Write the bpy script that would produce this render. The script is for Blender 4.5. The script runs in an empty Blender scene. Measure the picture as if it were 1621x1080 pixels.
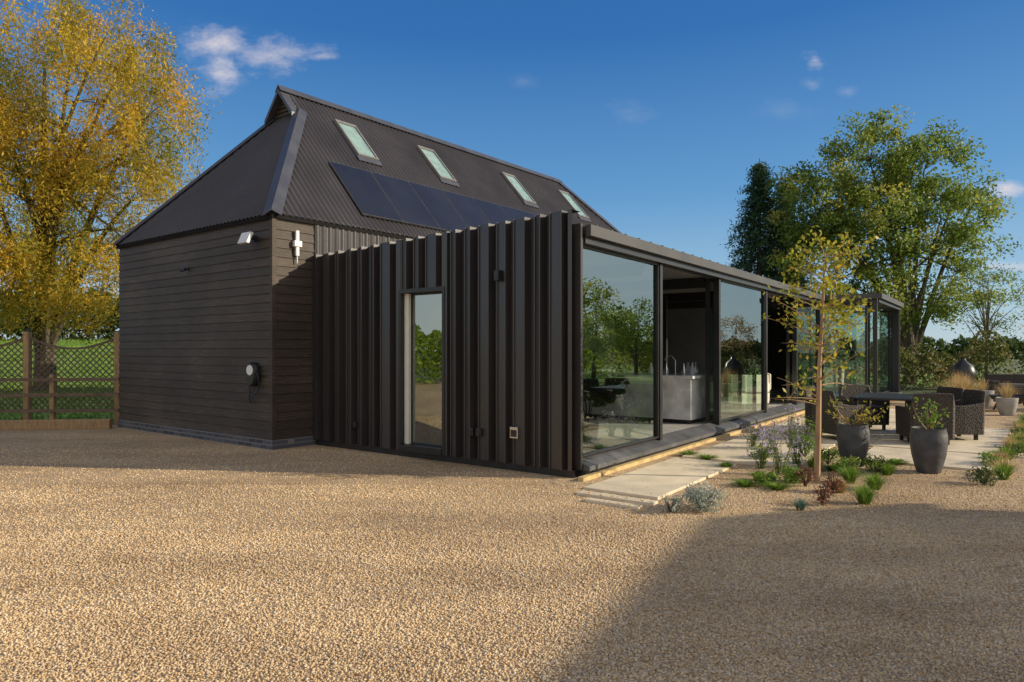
import bpy, math, random
import numpy as np
from mathutils import Vector, Matrix
random.seed(7); rng=np.random.default_rng(7)
S=bpy.context.scene; COL=S.collection
S.view_settings.view_transform='Standard'; S.view_settings.look='None'; S.view_settings.exposure=0
R_=math.radians
# ------------------------------------------------------------ materials
def newmat(name):
    m=bpy.data.materials.new(name); m.use_nodes=True
    nt=m.node_tree; b=nt.nodes['Principled BSDF']
    return m,nt,b
def N(nt,t,**k):
    n=nt.nodes.new(t)
    for a,v in k.items(): setattr(n,a,v)
    return n
def ramp(nt,cols):
    r=N(nt,'ShaderNodeValToRGB'); e=r.color_ramp.elements
    while len(e)<len(cols): e.new(0.5)
    for el,(p,c) in zip(e,cols):
        el.position=p; el.color=(c[0],c[1],c[2],1)
    return r
def plain(name,c,rough=.5,metal=0,var=.25,scale=6,bump=.0,bscale=60,spec=.5,stretch=(1,1,1)):
    m,nt,b=newmat(name)
    tc=N(nt,'ShaderNodeTexCoord'); mp=N(nt,'ShaderNodeMapping'); mp.inputs['Scale'].default_value=stretch
    nt.links.new(tc.outputs['Object'],mp.inputs['Vector'])
    no=N(nt,'ShaderNodeTexNoise'); no.inputs['Scale'].default_value=scale; no.inputs['Detail'].default_value=6
    nt.links.new(mp.outputs[0],no.inputs['Vector'])
    lo=[x*(1-var) for x in c]; hi=[min(1,x*(1+var)) for x in c]
    r=ramp(nt,[(.3,lo),(.7,hi)]); nt.links.new(no.outputs['Fac'],r.inputs[0]); nt.links.new(r.outputs[0],b.inputs['Base Color'])
    mr=N(nt,'ShaderNodeMapRange'); mr.inputs['To Min'].default_value=max(0,rough-.1); mr.inputs['To Max'].default_value=min(1,rough+.1)
    nt.links.new(no.outputs['Fac'],mr.inputs['Value']); nt.links.new(mr.outputs[0],b.inputs['Roughness'])
    b.inputs['Metallic'].default_value=metal; b.inputs['Specular IOR Level'].default_value=spec
    if bump:
        n2=N(nt,'ShaderNodeTexNoise'); n2.inputs['Scale'].default_value=bscale; n2.inputs['Detail'].default_value=4
        nt.links.new(mp.outputs[0],n2.inputs['Vector'])
        bp=N(nt,'ShaderNodeBump'); bp.inputs['Strength'].default_value=bump; bp.inputs['Distance'].default_value=.02
        nt.links.new(n2.outputs['Fac'],bp.inputs['Height']); nt.links.new(bp.outputs[0],b.inputs['Normal'])
    return m
def patches(nt,tc,col,b):
    # broad worn patches over the gravel, stretched along the driving direction
    mp=N(nt,'ShaderNodeMapping'); mp.inputs['Scale'].default_value=(.35,.9,1); nt.links.new(tc.outputs['Object'],mp.inputs[0])
    no=N(nt,'ShaderNodeTexNoise'); no.inputs['Scale'].default_value=1.0; no.inputs['Detail'].default_value=6; no.inputs['Roughness'].default_value=.6; nt.links.new(mp.outputs[0],no.inputs['Vector'])
    r2=ramp(nt,[(.32,(.70,.66,.62)),(.52,(.93,.91,.88)),(.70,(1.1,1.08,1.02))]); nt.links.new(no.outputs['Fac'],r2.inputs[0])
    m2=N(nt,'ShaderNodeMix',data_type='RGBA',blend_type='MULTIPLY'); m2.inputs[0].default_value=1
    nt.links.new(col,m2.inputs[6]); nt.links.new(r2.outputs[0],m2.inputs[7]); nt.links.new(m2.outputs[2],b.inputs['Base Color'])
def tintmat(name,cols,rough=.55,trans=0.,spec=.3,patch=False):
    m,nt,b=newmat(name)
    at=N(nt,'ShaderNodeAttribute'); at.attribute_name='tint'
    r=ramp(nt,cols); nt.links.new(at.outputs['Fac'],r.inputs[0])
    if patch: patches(nt,N(nt,'ShaderNodeTexCoord'),r.outputs[0],b)
    else: nt.links.new(r.outputs[0],b.inputs['Base Color'])
    b.inputs['Roughness'].default_value=rough; b.inputs['Specular IOR Level'].default_value=spec
    if trans:
        tr=N(nt,'ShaderNodeBsdfTranslucent'); nt.links.new(r.outputs[0],tr.inputs['Color'])
        mx=N(nt,'ShaderNodeMixShader'); mx.inputs[0].default_value=trans
        out=nt.nodes['Material Output']
        nt.links.new(b.outputs[0],mx.inputs[1]); nt.links.new(tr.outputs[0],mx.inputs[2]); nt.links.new(mx.outputs[0],out.inputs[0])
    return m
def glassmat(name,ior=1.9,tint=(.72,.84,.78)):
    m=bpy.data.materials.new(name); m.use_nodes=True; nt=m.node_tree; nt.nodes.clear()
    out=N(nt,'ShaderNodeOutputMaterial'); f=N(nt,'ShaderNodeFresnel'); f.inputs[0].default_value=ior
    t=N(nt,'ShaderNodeBsdfTransparent'); t.inputs[0].default_value=(*tint,1)
    g=N(nt,'ShaderNodeBsdfGlossy'); g.inputs['Color'].default_value=(.92,1,.94,1); g.inputs['Roughness'].default_value=.004
    tc=N(nt,'ShaderNodeTexCoord'); no=N(nt,'ShaderNodeTexNoise'); no.inputs['Scale'].default_value=.7
    nt.links.new(tc.outputs['Object'],no.inputs['Vector'])
    bp=N(nt,'ShaderNodeBump'); bp.inputs['Strength'].default_value=.05; bp.inputs['Distance'].default_value=.05
    nt.links.new(no.outputs['Fac'],bp.inputs['Height']); nt.links.new(bp.outputs[0],g.inputs['Normal'])
    mx=N(nt,'ShaderNodeMixShader'); nt.links.new(f.outputs[0],mx.inputs[0]); nt.links.new(t.outputs[0],mx.inputs[1]); nt.links.new(g.outputs[0],mx.inputs[2])
    nt.links.new(mx.outputs[0],out.inputs[0]); return m
GR=[(0,(.40,.25,.13)),(.15,(.60,.41,.21)),(.35,(.74,.55,.32)),(.55,(.82,.64,.41)),(.75,(.70,.51,.30)),(.88,(.87,.75,.57)),(1,(.50,.38,.26))]
def gravelmat():
    m,nt,b=newmat('gravel_surface')
    tc=N(nt,'ShaderNodeTexCoord')
    v=N(nt,'ShaderNodeTexVoronoi'); v.inputs['Scale'].default_value=74; nt.links.new(tc.outputs['Object'],v.inputs['Vector'])
    sep=N(nt,'ShaderNodeSeparateColor'); nt.links.new(v.outputs['Color'],sep.inputs[0])
    r=ramp(nt,GR); nt.links.new(sep.outputs[0],r.inputs[0])
    d=ramp(nt,[(.25,(1,1,1)),(.75,(.6,.55,.5))]); nt.links.new(v.outputs['Distance'],d.inputs[0])
    mx=N(nt,'ShaderNodeMix',data_type='RGBA',blend_type='MULTIPLY'); mx.inputs[0].default_value=1
    nt.links.new(r.outputs[0],mx.inputs[6]); nt.links.new(d.outputs[0],mx.inputs[7])
    patches(nt,tc,mx.outputs[2],b)
    inv=N(nt,'ShaderNodeMath',operation='MULTIPLY_ADD'); inv.inputs[1].default_value=-1; inv.inputs[2].default_value=1
    nt.links.new(v.outputs['Distance'],inv.inputs[0])
    bp=N(nt,'ShaderNodeBump'); bp.inputs['Strength'].default_value=.85; bp.inputs['Distance'].default_value=.011
    nt.links.new(inv.outputs[0],bp.inputs['Height']); nt.links.new(bp.outputs[0],b.inputs['Normal'])
    b.inputs['Roughness'].default_value=.85; return m
HB=.148
def boardmat(name,h,c,z0=.16):
    m,nt,b=newmat(name)
    tc=N(nt,'ShaderNodeTexCoord'); sp=N(nt,'ShaderNodeSeparateXYZ'); nt.links.new(tc.outputs['Object'],sp.inputs[0])
    of=N(nt,'ShaderNodeMath',operation='SUBTRACT'); of.inputs[1].default_value=z0; nt.links.new(sp.outputs[2],of.inputs[0])
    dv=N(nt,'ShaderNodeMath',operation='DIVIDE'); dv.inputs[1].default_value=h; nt.links.new(of.outputs[0],dv.inputs[0])
    fl=N(nt,'ShaderNodeMath',operation='FLOOR'); nt.links.new(dv.outputs[0],fl.inputs[0])
    wn=N(nt,'ShaderNodeTexWhiteNoise',noise_dimensions='1D'); nt.links.new(fl.outputs[0],wn.inputs['W'])
    mp=N(nt,'ShaderNodeMapping'); mp.inputs['Scale'].default_value=(1.2,1.2,28); nt.links.new(tc.outputs['Object'],mp.inputs[0])
    no=N(nt,'ShaderNodeTexNoise'); no.inputs['Scale'].default_value=2.5; no.inputs['Detail'].default_value=9; no.inputs['Roughness'].default_value=.75
    nt.links.new(mp.outputs[0],no.inputs['Vector'])
    n3=N(nt,'ShaderNodeTexNoise'); n3.inputs['Scale'].default_value=.8; n3.inputs['Detail'].default_value=7; nt.links.new(tc.outputs['Object'],n3.inputs['Vector'])
    ad=N(nt,'ShaderNodeMath',operation='MULTIPLY_ADD'); ad.inputs[1].default_value=.09; nt.links.new(wn.outputs['Value'],ad.inputs[0]); nt.links.new(no.outputs['Fac'],ad.inputs[2])
    a2=N(nt,'ShaderNodeMath',operation='MULTIPLY_ADD'); a2.inputs[1].default_value=.6; nt.links.new(n3.outputs['Fac'],a2.inputs[0]); nt.links.new(ad.outputs[0],a2.inputs[2])
    r=ramp(nt,[(.5,[x*.5 for x in c]),(.78,c),(.95,[x*1.9 for x in c])])
    mr=N(nt,'ShaderNodeMath',operation='MULTIPLY'); mr.inputs[1].default_value=.9; nt.links.new(a2.outputs[0],mr.inputs[0])
    nt.links.new(mr.outputs[0],r.inputs[0]); nt.links.new(r.outputs[0],b.inputs['Base Color'])
    bp=N(nt,'ShaderNodeBump'); bp.inputs['Strength'].default_value=.7; bp.inputs['Distance'].default_value=.012
    nt.links.new(no.outputs['Fac'],bp.inputs['Height']); nt.links.new(bp.outputs[0],b.inputs['Normal'])
    b.inputs['Roughness'].default_value=.58; b.inputs['Specular IOR Level'].default_value=.4; return m
def brickmat(name,c1,c2,mortar):
    m,nt,b=newmat(name)
    tc=N(nt,'ShaderNodeTexCoord'); sp=N(nt,'ShaderNodeSeparateXYZ'); nt.links.new(tc.outputs['Object'],sp.inputs[0])
    ad=N(nt,'ShaderNodeMath',operation='SUBTRACT'); nt.links.new(sp.outputs[0],ad.inputs[0]); nt.links.new(sp.outputs[1],ad.inputs[1])
    cb=N(nt,'ShaderNodeCombineXYZ'); nt.links.new(ad.outputs[0],cb.inputs[0]); nt.links.new(sp.outputs[2],cb.inputs[1])
    br=N(nt,'ShaderNodeTexBrick'); br.inputs['Color1'].default_value=(*c1,1); br.inputs['Color2'].default_value=(*c2,1); br.inputs['Mortar'].default_value=(*mortar,1)
    br.inputs['Scale'].default_value=1; br.inputs['Brick Width'].default_value=.3; br.inputs['Row Height'].default_value=.075; br.inputs['Mortar Size'].default_value=.008
    nt.links.new(cb.outputs[0],br.inputs['Vector']); nt.links.new(br.outputs['Color'],b.inputs['Base Color']); b.inputs['Roughness'].default_value=.8; return m
def wicker(name):
    m,nt,b=newmat(name)
    tc=N(nt,'ShaderNodeTexCoord'); ck=N(nt,'ShaderNodeTexVoronoi'); ck.inputs['Scale'].default_value=50; nt.links.new(tc.outputs['Object'],ck.inputs['Vector'])
    r=ramp(nt,[(.1,(.10,.075,.055)),(.6,(.035,.027,.022))]); nt.links.new(ck.outputs['Distance'],r.inputs[0]); nt.links.new(r.outputs[0],b.inputs['Base Color'])
    bp=N(nt,'ShaderNodeBump',invert=True); bp.inputs['Distance'].default_value=.01; nt.links.new(ck.outputs['Distance'],bp.inputs['Height']); nt.links.new(bp.outputs[0],b.inputs['Normal'])
    b.inputs['Roughness'].default_value=.65; return m

M={}
M['gravel']=gravelmat()
M['pebble']=tintmat('pebbles',GR,.75,patch=True)
M['grass']=plain('grass_ground',(.18,.31,.045),.9,var=.4,scale=3,bump=.6,bscale=30)
M['field']=plain('field_ground',(.12,.15,.05),.95,var=.4,scale=.2,bump=.3,bscale=10)
M['timber']=boardmat('black_timber',HB,(.066,.049,.036))
M['flute']=plain('black_folded_metal',(.043,.037,.035),.36,metal=.0,var=.15,scale=1.5,spec=.75,stretch=(1,1,.3))
M['darkmetal']=plain('dark_frame_metal',(.026,.025,.026),.38,var=.15,scale=3)
M['matt']=plain('matt_black_edge',(.018,.017,.017),.95,var=.15,scale=3,spec=.05)
M['fascia']=plain('grey_brown_fascia',(.065,.060,.058),.5,var=.15,scale=2)
M['sill']=plain('slate_sill',(.10,.10,.105),.5,var=.3,scale=3)
M['roof']=plain('corrugated_roof_sheet',(.046,.041,.043),.5,var=.3,scale=.8,bump=.15,bscale=25)
M['flash']=plain('grey_flashing',(.070,.072,.085),.45,var=.2,scale=3)
M['potgrey']=plain('pale_grey_pot',(.35,.34,.32),.6,var=.2,scale=5)
M['sky_tint_blind']=plain('sky_tinted_blind',(.52,.62,.60),.8,var=.15,scale=5)  # teal colour imitates the sky reflected in the skylight panes
M['pv']=plain('solar_glass',(.018,.020,.030),.4,var=.2,scale=1,spec=.4)
M['pvframe']=plain('solar_frame',(.075,.075,.08),.4)
M['brick']=brickmat('blue_brick',(.11,.11,.125),(.05,.05,.06),(.22,.21,.2))
M['glass']=glassmat('window_glass',3.3,(.74,.9,.8))
M['skyglass']=glassmat('skylight_glass',1.8,(.85,.9,.9))
M['doorglass']=glassmat('door_glass',4.2,(.6,.68,.6))
M['skframe']=plain('grey_skylight_frame',(.22,.205,.19),.4,var=.1)
M['white']=plain('white_plastic',(.75,.75,.73),.35,var=.05)
M['black']=plain('black_plastic',(.02,.02,.022),.35,var=.1)
M['steel']=plain('steel',(.6,.6,.6),.25,metal=1,var=.1)
M['stone']=plain('cream_paving',(.70,.59,.42),.75,var=.18,scale=2.2,bump=.15,bscale=60)
M['sand']=plain('ochre_kerb_timber',(.58,.42,.19),.7,var=.25,scale=5)
M['bark']=plain('bark',(.10,.08,.055),.9,var=.5,scale=8,bump=.8,bscale=25,stretch=(1,1,.3))
M['youngbark']=plain('young_tan_bark',(.42,.26,.14),.7,var=.3,scale=9,bump=.3,bscale=40,stretch=(1,1,.3))
M['fence']=plain('weathered_brown_timber',(.15,.105,.065),.75,var=.4,scale=6,bump=.3,bscale=30,stretch=(1,1,4))
M['fencepost']=plain('tan_timber_post',(.36,.23,.11),.75,var=.3,scale=6,bump=.3,bscale=30,stretch=(4,4,1))
M['pot']=plain('charcoal_pot',(.075,.075,.08),.55,var=.35,scale=7,bump=.3,bscale=20)
M['soil']=plain('soil',(.04,.028,.02),.95,var=.4,scale=30,bump=.6)
M['wicker']=wicker('brown_wicker')
M['cushion']=plain('dark_grey_cushion',(.09,.085,.08),.9,var=.1,scale=20)
M['floor']=plain('grey_floor_tile',(.55,.53,.49),.25,var=.12,scale=2)
M['intwall']=plain('grey_interior_wall',(.28,.29,.30),.6,var=.1,scale=2)
M['cabm']=plain('charcoal_cabinet_front',(.12,.125,.13),.5,var=.1,scale=2)
M['ceil']=plain('dark_ceiling',(.16,.16,.165),.6,var=.1,scale=2)
M['marble']=plain('pale_grey_marble',(.66,.66,.65),.25,var=.3,scale=3.5)
M['cream']=plain('cream_fabric',(.80,.75,.64),.9,var=.06,scale=9)
M['render']=plain('pale_render',(.5,.45,.36),.9,var=.1)
M['tile']=plain('clay_roof',(.12,.06,.04),.8,var=.3,scale=9)
M['oak']=plain('dark_oak',(.10,.07,.045),.45,var=.3,scale=5,stretch=(1,8,1))
M['stemg']=plain('green_stem',(.12,.15,.05),.7)
L={}
L['willow']=tintmat('willow_leaves',[(0,(.13,.17,.025)),(.35,(.38,.33,.035)),(.7,(.70,.48,.05)),(1,(.76,.42,.06))],.5,.5)
L['ash']=tintmat('green_leaves',[(0,(.06,.10,.02)),(.5,(.20,.28,.045)),(.85,(.38,.42,.08)),(1,(.54,.46,.09))],.5,.5)
L['sunny']=tintmat('sunny_yellow_green_leaves',[(0,(.12,.20,.03)),(.5,(.32,.44,.07)),(1,(.60,.56,.12))],.5,.65)
L['fir']=tintmat('fir_needles',[(0,(.02,.05,.025)),(.6,(.05,.10,.045)),(1,(.10,.16,.065))],.6,.3)
L['young']=tintmat('yellowing_leaves',[(0,(.18,.24,.03)),(.5,(.38,.38,.04)),(1,(.65,.46,.05))],.5,.45)
L['hedge']=tintmat('hedge_leaves',[(0,(.03,.05,.015)),(.6,(.09,.14,.03)),(1,(.20,.20,.05))],.55,.35)
L['scrub']=tintmat('autumn_scrub_leaves',[(0,(.05,.07,.02)),(.4,(.14,.17,.04)),(.7,(.28,.22,.08)),(1,(.46,.33,.15))],.6,.4)
L['silver']=tintmat('silver_foliage',[(0,(.24,.28,.22)),(1,(.52,.55,.47))],.7,.3)
L['green']=tintmat('bright_green_foliage',[(0,(.08,.17,.02)),(.6,(.18,.32,.04)),(1,(.38,.40,.08))],.6,.4)
L['purple']=tintmat('aster_foliage',[(0,(.08,.14,.03)),(.58,(.22,.28,.07)),(.64,(.38,.27,.58)),(1,(.54,.42,.75))],.6,.35)
L['red']=tintmat('reddish_foliage',[(0,(.14,.05,.03)),(1,(.30,.14,.08))],.6,.3)
L['straw']=tintmat('straw_grass',[(0,(.32,.22,.08)),(.6,(.58,.42,.2)),(1,(.70,.56,.32))],.7,.4)
L['teal']=tintmat('blue_grass',[(0,(.07,.14,.11)),(1,(.2,.3,.24))],.6,.3)

# ------------------------------------------------------------ builders
class MB:
    def __init__(s): s.v=[]; s.f=[]
    def add(s,vs,fs):
        o=len(s.v); s.v+= [tuple(v) for v in vs]; s.f+= [tuple(i+o for i in f) for f in fs]
    def box(s,x0,x1,y0,y1,z0,z1,fn=None):
        vs=[(x0,y0,z0),(x1,y0,z0),(x1,y1,z0),(x0,y1,z0),(x0,y0,z1),(x1,y0,z1),(x1,y1,z1),(x0,y1,z1)]
        if fn: vs=[fn(*v) for v in vs]
        s.add(vs,[(0,3,2,1),(4,5,6,7),(0,1,5,4),(1,2,6,5),(2,3,7,6),(3,0,4,7)])
    def obox(s,a,b,w,t,up=(0,0,1)):
        a=Vector(a);b=Vector(b);d=(b-a).normalized();upv=Vector(up)
        sd=d.cross(upv)
        if sd.length<1e-4: sd=d.cross(Vector((1,0,0)))
        sd.normalize(); n=sd.cross(d).normalized()
        vs=[]
        for p in (a,b):
            for i,j in ((-1,-1),(1,-1),(1,1),(-1,1)): vs.append(p+sd*(w/2*i)+n*(t/2*j))
        s.add(vs,[(0,3,2,1),(4,5,6,7),(0,1,5,4),(1,2,6,5),(2,3,7,6),(3,0,4,7)])
    def tube(s,pts,rad,n=6):
        pts=[Vector(p) for p in pts]; vs=[];fs=[]
        for i,p in enumerate(pts):
            d=(pts[min(i+1,len(pts)-1)]-pts[max(i-1,0)]).normalized()
            a=d.cross(Vector((0.13,0.27,1)) if abs(d.z)<.9 else Vector((1,.1,0))).normalized(); b=d.cross(a)
            for k in range(n):
                t=2*math.pi*k/n; vs.append(p+(a*math.cos(t)+b*math.sin(t))*rad[i])
        for i in range(len(pts)-1):
            for k in range(n):
                fs.append((i*n+k,i*n+(k+1)%n,(i+1)*n+(k+1)%n,(i+1)*n+k))
        fs.append(tuple(range(n-1,-1,-1))); fs.append(tuple((len(pts)-1)*n+k for k in range(n)))
        s.add(vs,fs)
    def lathe(s,prof,n=24,c=(0,0,0)):
        vs=[];fs=[]
        for r,z in prof:
            for k in range(n):
                t=2*math.pi*k/n; vs.append((c[0]+r*math.cos(t),c[1]+r*math.sin(t),c[2]+z))
        for i in range(len(prof)-1):
            for k in range(n): fs.append((i*n+k,i*n+(k+1)%n,(i+1)*n+(k+1)%n,(i+1)*n+k))
        fs.append(tuple(range(n-1,-1,-1))); fs.append(tuple((len(prof)-1)*n+k for k in range(n)))
        s.add(vs,fs)
    def obj(s,name,mat,parent=None,smooth=False,bevel=0,label=None):
        me=bpy.data.meshes.new(name); me.from_pydata(s.v,[],s.f); me.update()
        if smooth:
            for p in me.polygons: p.use_smooth=True
        me.materials.append(mat); o=bpy.data.objects.new(name,me); COL.objects.link(o)
        if parent: o.parent=parent
        if bevel:
            b=o.modifiers.new('b','BEVEL'); b.width=bevel; b.segments=2; b.limit_method='ANGLE'
        if smooth:
            try: me.set_sharp_from_angle(angle=R_(40))
            except Exception: pass
        if label: o['label']=label
        return o
def npobj(name,v,f,mat,parent=None,tint=None,smooth=False):
    me=bpy.data.meshes.new(name); k=f.shape[1]
    me.vertices.add(len(v)); me.vertices.foreach_set('co',v.astype(np.float32).ravel())
    me.loops.add(f.size); me.loops.foreach_set('vertex_index',f.astype(np.int32).ravel())
    me.polygons.add(len(f)); me.polygons.foreach_set('loop_start',np.arange(0,f.size,k,dtype=np.int32)); me.polygons.foreach_set('loop_total',np.full(len(f),k,dtype=np.int32))
    if smooth: me.polygons.foreach_set('use_smooth',np.ones(len(f),dtype=bool))
    me.update(calc_edges=True)
    if tint is not None:
        a=me.attributes.new('tint','FLOAT','POINT'); a.data.foreach_set('value',tint.astype(np.float32))
    me.materials.append(mat); o=bpy.data.objects.new(name,me); COL.objects.link(o)
    if parent: o.parent=parent
    return o
def top(name,label,cat,loc=(0,0,0),rz=0,group=None):
    o=bpy.data.objects.new(name,None); COL.objects.link(o); o.location=loc; o.rotation_euler=(0,0,rz); o.empty_display_size=.3
    o['label']=label; o['category']=cat
    if group: o['group']=group
    return o
def meta(o,label,cat,group=None):
    o['label']=label; o['category']=cat
    if group: o['group']=group
def dup(root,loc,rz,label=None,scale=1):
    r=root.copy(); COL.objects.link(r); r.location=loc; r.rotation_euler=(0,0,rz); r.scale=(scale,)*3
    if label: r['label']=label
    for c in [o for o in bpy.data.objects if o.parent==root]:
        k=c.copy(); COL.objects.link(k); k.parent=r
        for g in [o for o in bpy.data.objects if o.parent==c]:
            h=g.copy(); COL.objects.link(h); h.parent=k
    return r
def unit(n):
    d=rng.normal(size=(n,3)); return d/np.linalg.norm(d,axis=1)[:,None]
def leafmesh(c,size,tint,aspect=.45,droop=0.):
    n=len(c); a=unit(n); a[:,2]-=droop; a/=np.linalg.norm(a,axis=1)[:,None]
    b=np.cross(a,unit(n)); b/=np.linalg.norm(b,axis=1)[:,None]+1e-9
    s=(size*rng.uniform(.6,1.3,n))[:,None]
    v=np.stack([c-a*s,c-b*s*aspect,c+a*s,c+b*s*aspect],1).reshape(-1,3)
    return v,np.arange(4*n).reshape(-1,4),np.repeat(np.clip(tint,0,1),4)
def clumpleaves(cent,rad,n,spread=(1,1,.8),down=0,ex=.45):
    K=len(cent); idx=rng.integers(0,K,n)
    d=unit(n)*(rng.uniform(0,1,n)**ex)[:,None]*np.array(spread)
    p=cent[idx]+d*rad[idx][:,None]
    if down: p[:,2]-=rng.uniform(0,1,n)**1.3*down
    ct=rng.normal(.5,.2,K)
    t=ct[idx]+rng.normal(0,.13,n)+d[:,2]*.12
    return p,t
def bez(a,b,c,n=6):
    return [a*(1-t)**2+b*2*t*(1-t)+c*t*t for t in [i/n for i in range(n+1)]]
def tree(name,label,base,ells,nc,nl,cr,ls,lmat,tr=.25,fork=2.5,down=0,limbs=9,bmat=None,aspect=.45,lean=(0,0),twigr=.02,group=None,cat='tree',minz=-9,ex=.45,ntw=170,stems=0):
    T=top(name,label,cat,base,group=group); bx=np.array(base)
    wts=np.array([e[3]*e[4]*e[5]*(e[6] if len(e)>6 else 1) for e in ells]); wts=wts/wts.sum()
    cs=[]
    while len(cs)<nc:
        e=ells[rng.choice(len(ells),p=wts)]
        d=unit(1)[0]*rng.uniform(.25,1)**.4
        p=np.array(e[:3])+d*np.array(e[3:6])
        if p[2]>minz: cs.append(p-bx)
    cs=np.array(cs)
    mb=MB(); topv=Vector((lean[0],lean[1],fork))
    crownc=Vector(cs.mean(0)); hi=Vector((crownc.x*.8,crownc.y*.8,max(fork+.5,cs[:,2].max()*.8)))
    tp=[Vector((0,0,-.3)),Vector((lean[0]*.3,lean[1]*.3,fork*.4)),topv]+[topv.lerp(hi,t)+Vector((random.uniform(-1,1),random.uniform(-1,1),0))*.12*fork*.3 for t in (.3,.6,1)]
    mb.tube(tp,[tr*1.35,tr,tr*.85,tr*.6,tr*.38,tr*.12],9)
    nodes=[]
    for e in ells[:stems]:
        e=Vector(e[:3])-Vector(base); s=Vector((0,0,fork*random.uniform(.1,.5))); mid=s.lerp(e,.45)+Vector((0,0,.22*(e-s).length))
        pts=bez(s,mid,e,8); mb.tube(pts,[tr*.6*(1-.8*j/8) for j in range(9)],7); nodes+=[(p,tr*.55*(1-.8*j/8)) for j,p in enumerate(pts) if j>3]
    for i in range(limbs):
        e=Vector(cs[rng.integers(len(cs))]); k=random.uniform(0,.55); s=topv.lerp(hi,k)
        mid=s.lerp(e,.5)+Vector((0,0,.12*(e-s).length))
        pts=bez(s,mid,e,6); r0=tr*.42*(1-k*.7); mb.tube(pts,[r0*(1-.85*j/6) for j in range(7)],6)
        nodes+=[(p,r0*(1-.85*j/6)) for j,p in enumerate(pts) if j>1]
    nodes+=[(p,tr*.2) for p in tp[3:]]
    NP=np.array([n[0][:] for n in nodes])
    for c in cs[:min(len(cs),ntw)]:
        dd=np.linalg.norm(NP-c,axis=1)+np.maximum(0,NP[:,2]-c[2])*.5; j=int(dd.argmin()); s=nodes[j][0]; e=Vector(c)
        if (e-s).length<.05: continue
        mid=s.lerp(e,.5)+Vector((random.uniform(-.1,.1),random.uniform(-.1,.1),.1))*(e-s).length
        r=min(nodes[j][1]*.6,twigr*2.5); mb.tube(bez(s,mid,e,3),[r,r*.7,r*.45,twigr*.3],4)
    mb.obj('trunk',bmat or M['bark'],T,smooth=True)
    p,t=clumpleaves(cs,rng.uniform(.6,1.3,len(cs))*cr,nl,down=down,ex=ex)
    v,f,tt=leafmesh(p,ls,t,aspect,droop=.8 if down else 0)
    npobj('crown',v,f,lmat,T,tt)
    return T
def bushobj(name,label,loc,r,h,n,ls,lmat,cat='plant',group=None,aspect=.4):
    T=top(name,label,cat,loc,group=group); mb=MB()
    for i in range(9):
        a=random.uniform(0,6.28); q=random.uniform(.2,.8)*r
        mb.tube([(0,0,-.02),(math.cos(a)*q*.5,math.sin(a)*q*.5,h*.4),(math.cos(a)*q,math.sin(a)*q,h*.8)],[.008,.006,.003],4)
    mb.obj('stem',M['bark'],T)
    k=14; cs=unit(k)*np.array([r*.65,r*.65,h*.3])+np.array([0,0,h*.5]); p,t=clumpleaves(cs,np.full(k,min(r,h)*.45),n)
    p[:,2]=np.abs(p[:,2])
    v,f,tt=leafmesh(p,ls,t,aspect); npobj('foliage',v,f,lmat,T,tt); return T
def asterobj(label,loc,r,h,group):
    T=top('aster_plant',label,'plant',loc,group=group); mb=MB(); P=[];t_=[];F=[]
    for i in range(20):
        a=random.uniform(0,6.28); q=random.uniform(.1,1)*r; hh=h*random.uniform(.55,1.1)
        pts=bez(Vector((math.cos(a)*q*.2,math.sin(a)*q*.2,0)),Vector((math.cos(a)*q*.4,math.sin(a)*q*.4,hh*.7)),Vector((math.cos(a)*q,math.sin(a)*q,hh)),5)
        mb.tube(pts,[.005,.004,.004,.003,.003,.002],3)
        for k in range(18):
            j=random.uniform(.3,4.9); p=pts[int(j)].lerp(pts[int(j)+1],j%1); P.append(p+Vector((random.gauss(0,.02),random.gauss(0,.02),random.gauss(0,.02)))); t_.append(random.uniform(0,.55))
        for k in range(6): F.append(pts[-1]+Vector((random.gauss(0,.035),random.gauss(0,.035),random.gauss(0,.03))))
    mb.obj('stem',M['stemg'],T)
    P=np.array([p[:] for p in P]+[p[:] for p in F]); tt=np.array(t_+[random.uniform(.68,1) for _ in F])
    v,f,t2=leafmesh(P,.017,tt,.5); npobj('foliage',v,f,L['purple'],T,t2); return T
def tuftobj(name,label,loc,r,h,n,w,lmat,cat='plant',group=None,parent=None):
    a=rng.uniform(0,6.283,n); q=rng.uniform(0,1,n); hh=h*rng.uniform(.6,1.1,n); o=r*.25*rng.uniform(0,1,n)
    dx,dy=np.cos(a),np.sin(a); nx,ny=-dy,dx; V=[]
    for s,(t,ww) in enumerate([(0,1),(.55,.8),(1,.12)]):
        rad=o+r*q*t**1.7; z=hh*(t-.25*q*t*t)
        for sg in (-1,1): V.append(np.stack([dx*rad+nx*w*ww*sg,dy*rad+ny*w*ww*sg,z],1))
    v=np.stack(V,1).reshape(-1,3); b=np.arange(n)[:,None]*6
    f=np.concatenate([b+np.array([0,1,3,2]),b+np.array([2,3,5,4])]); t=np.repeat(np.clip(rng.normal(.5,.25,n),0,1),6)
    ob=npobj(name,v,f,lmat,parent,t); ob.location=loc
    if not parent: meta(ob,label,cat,group)
    return ob

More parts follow.
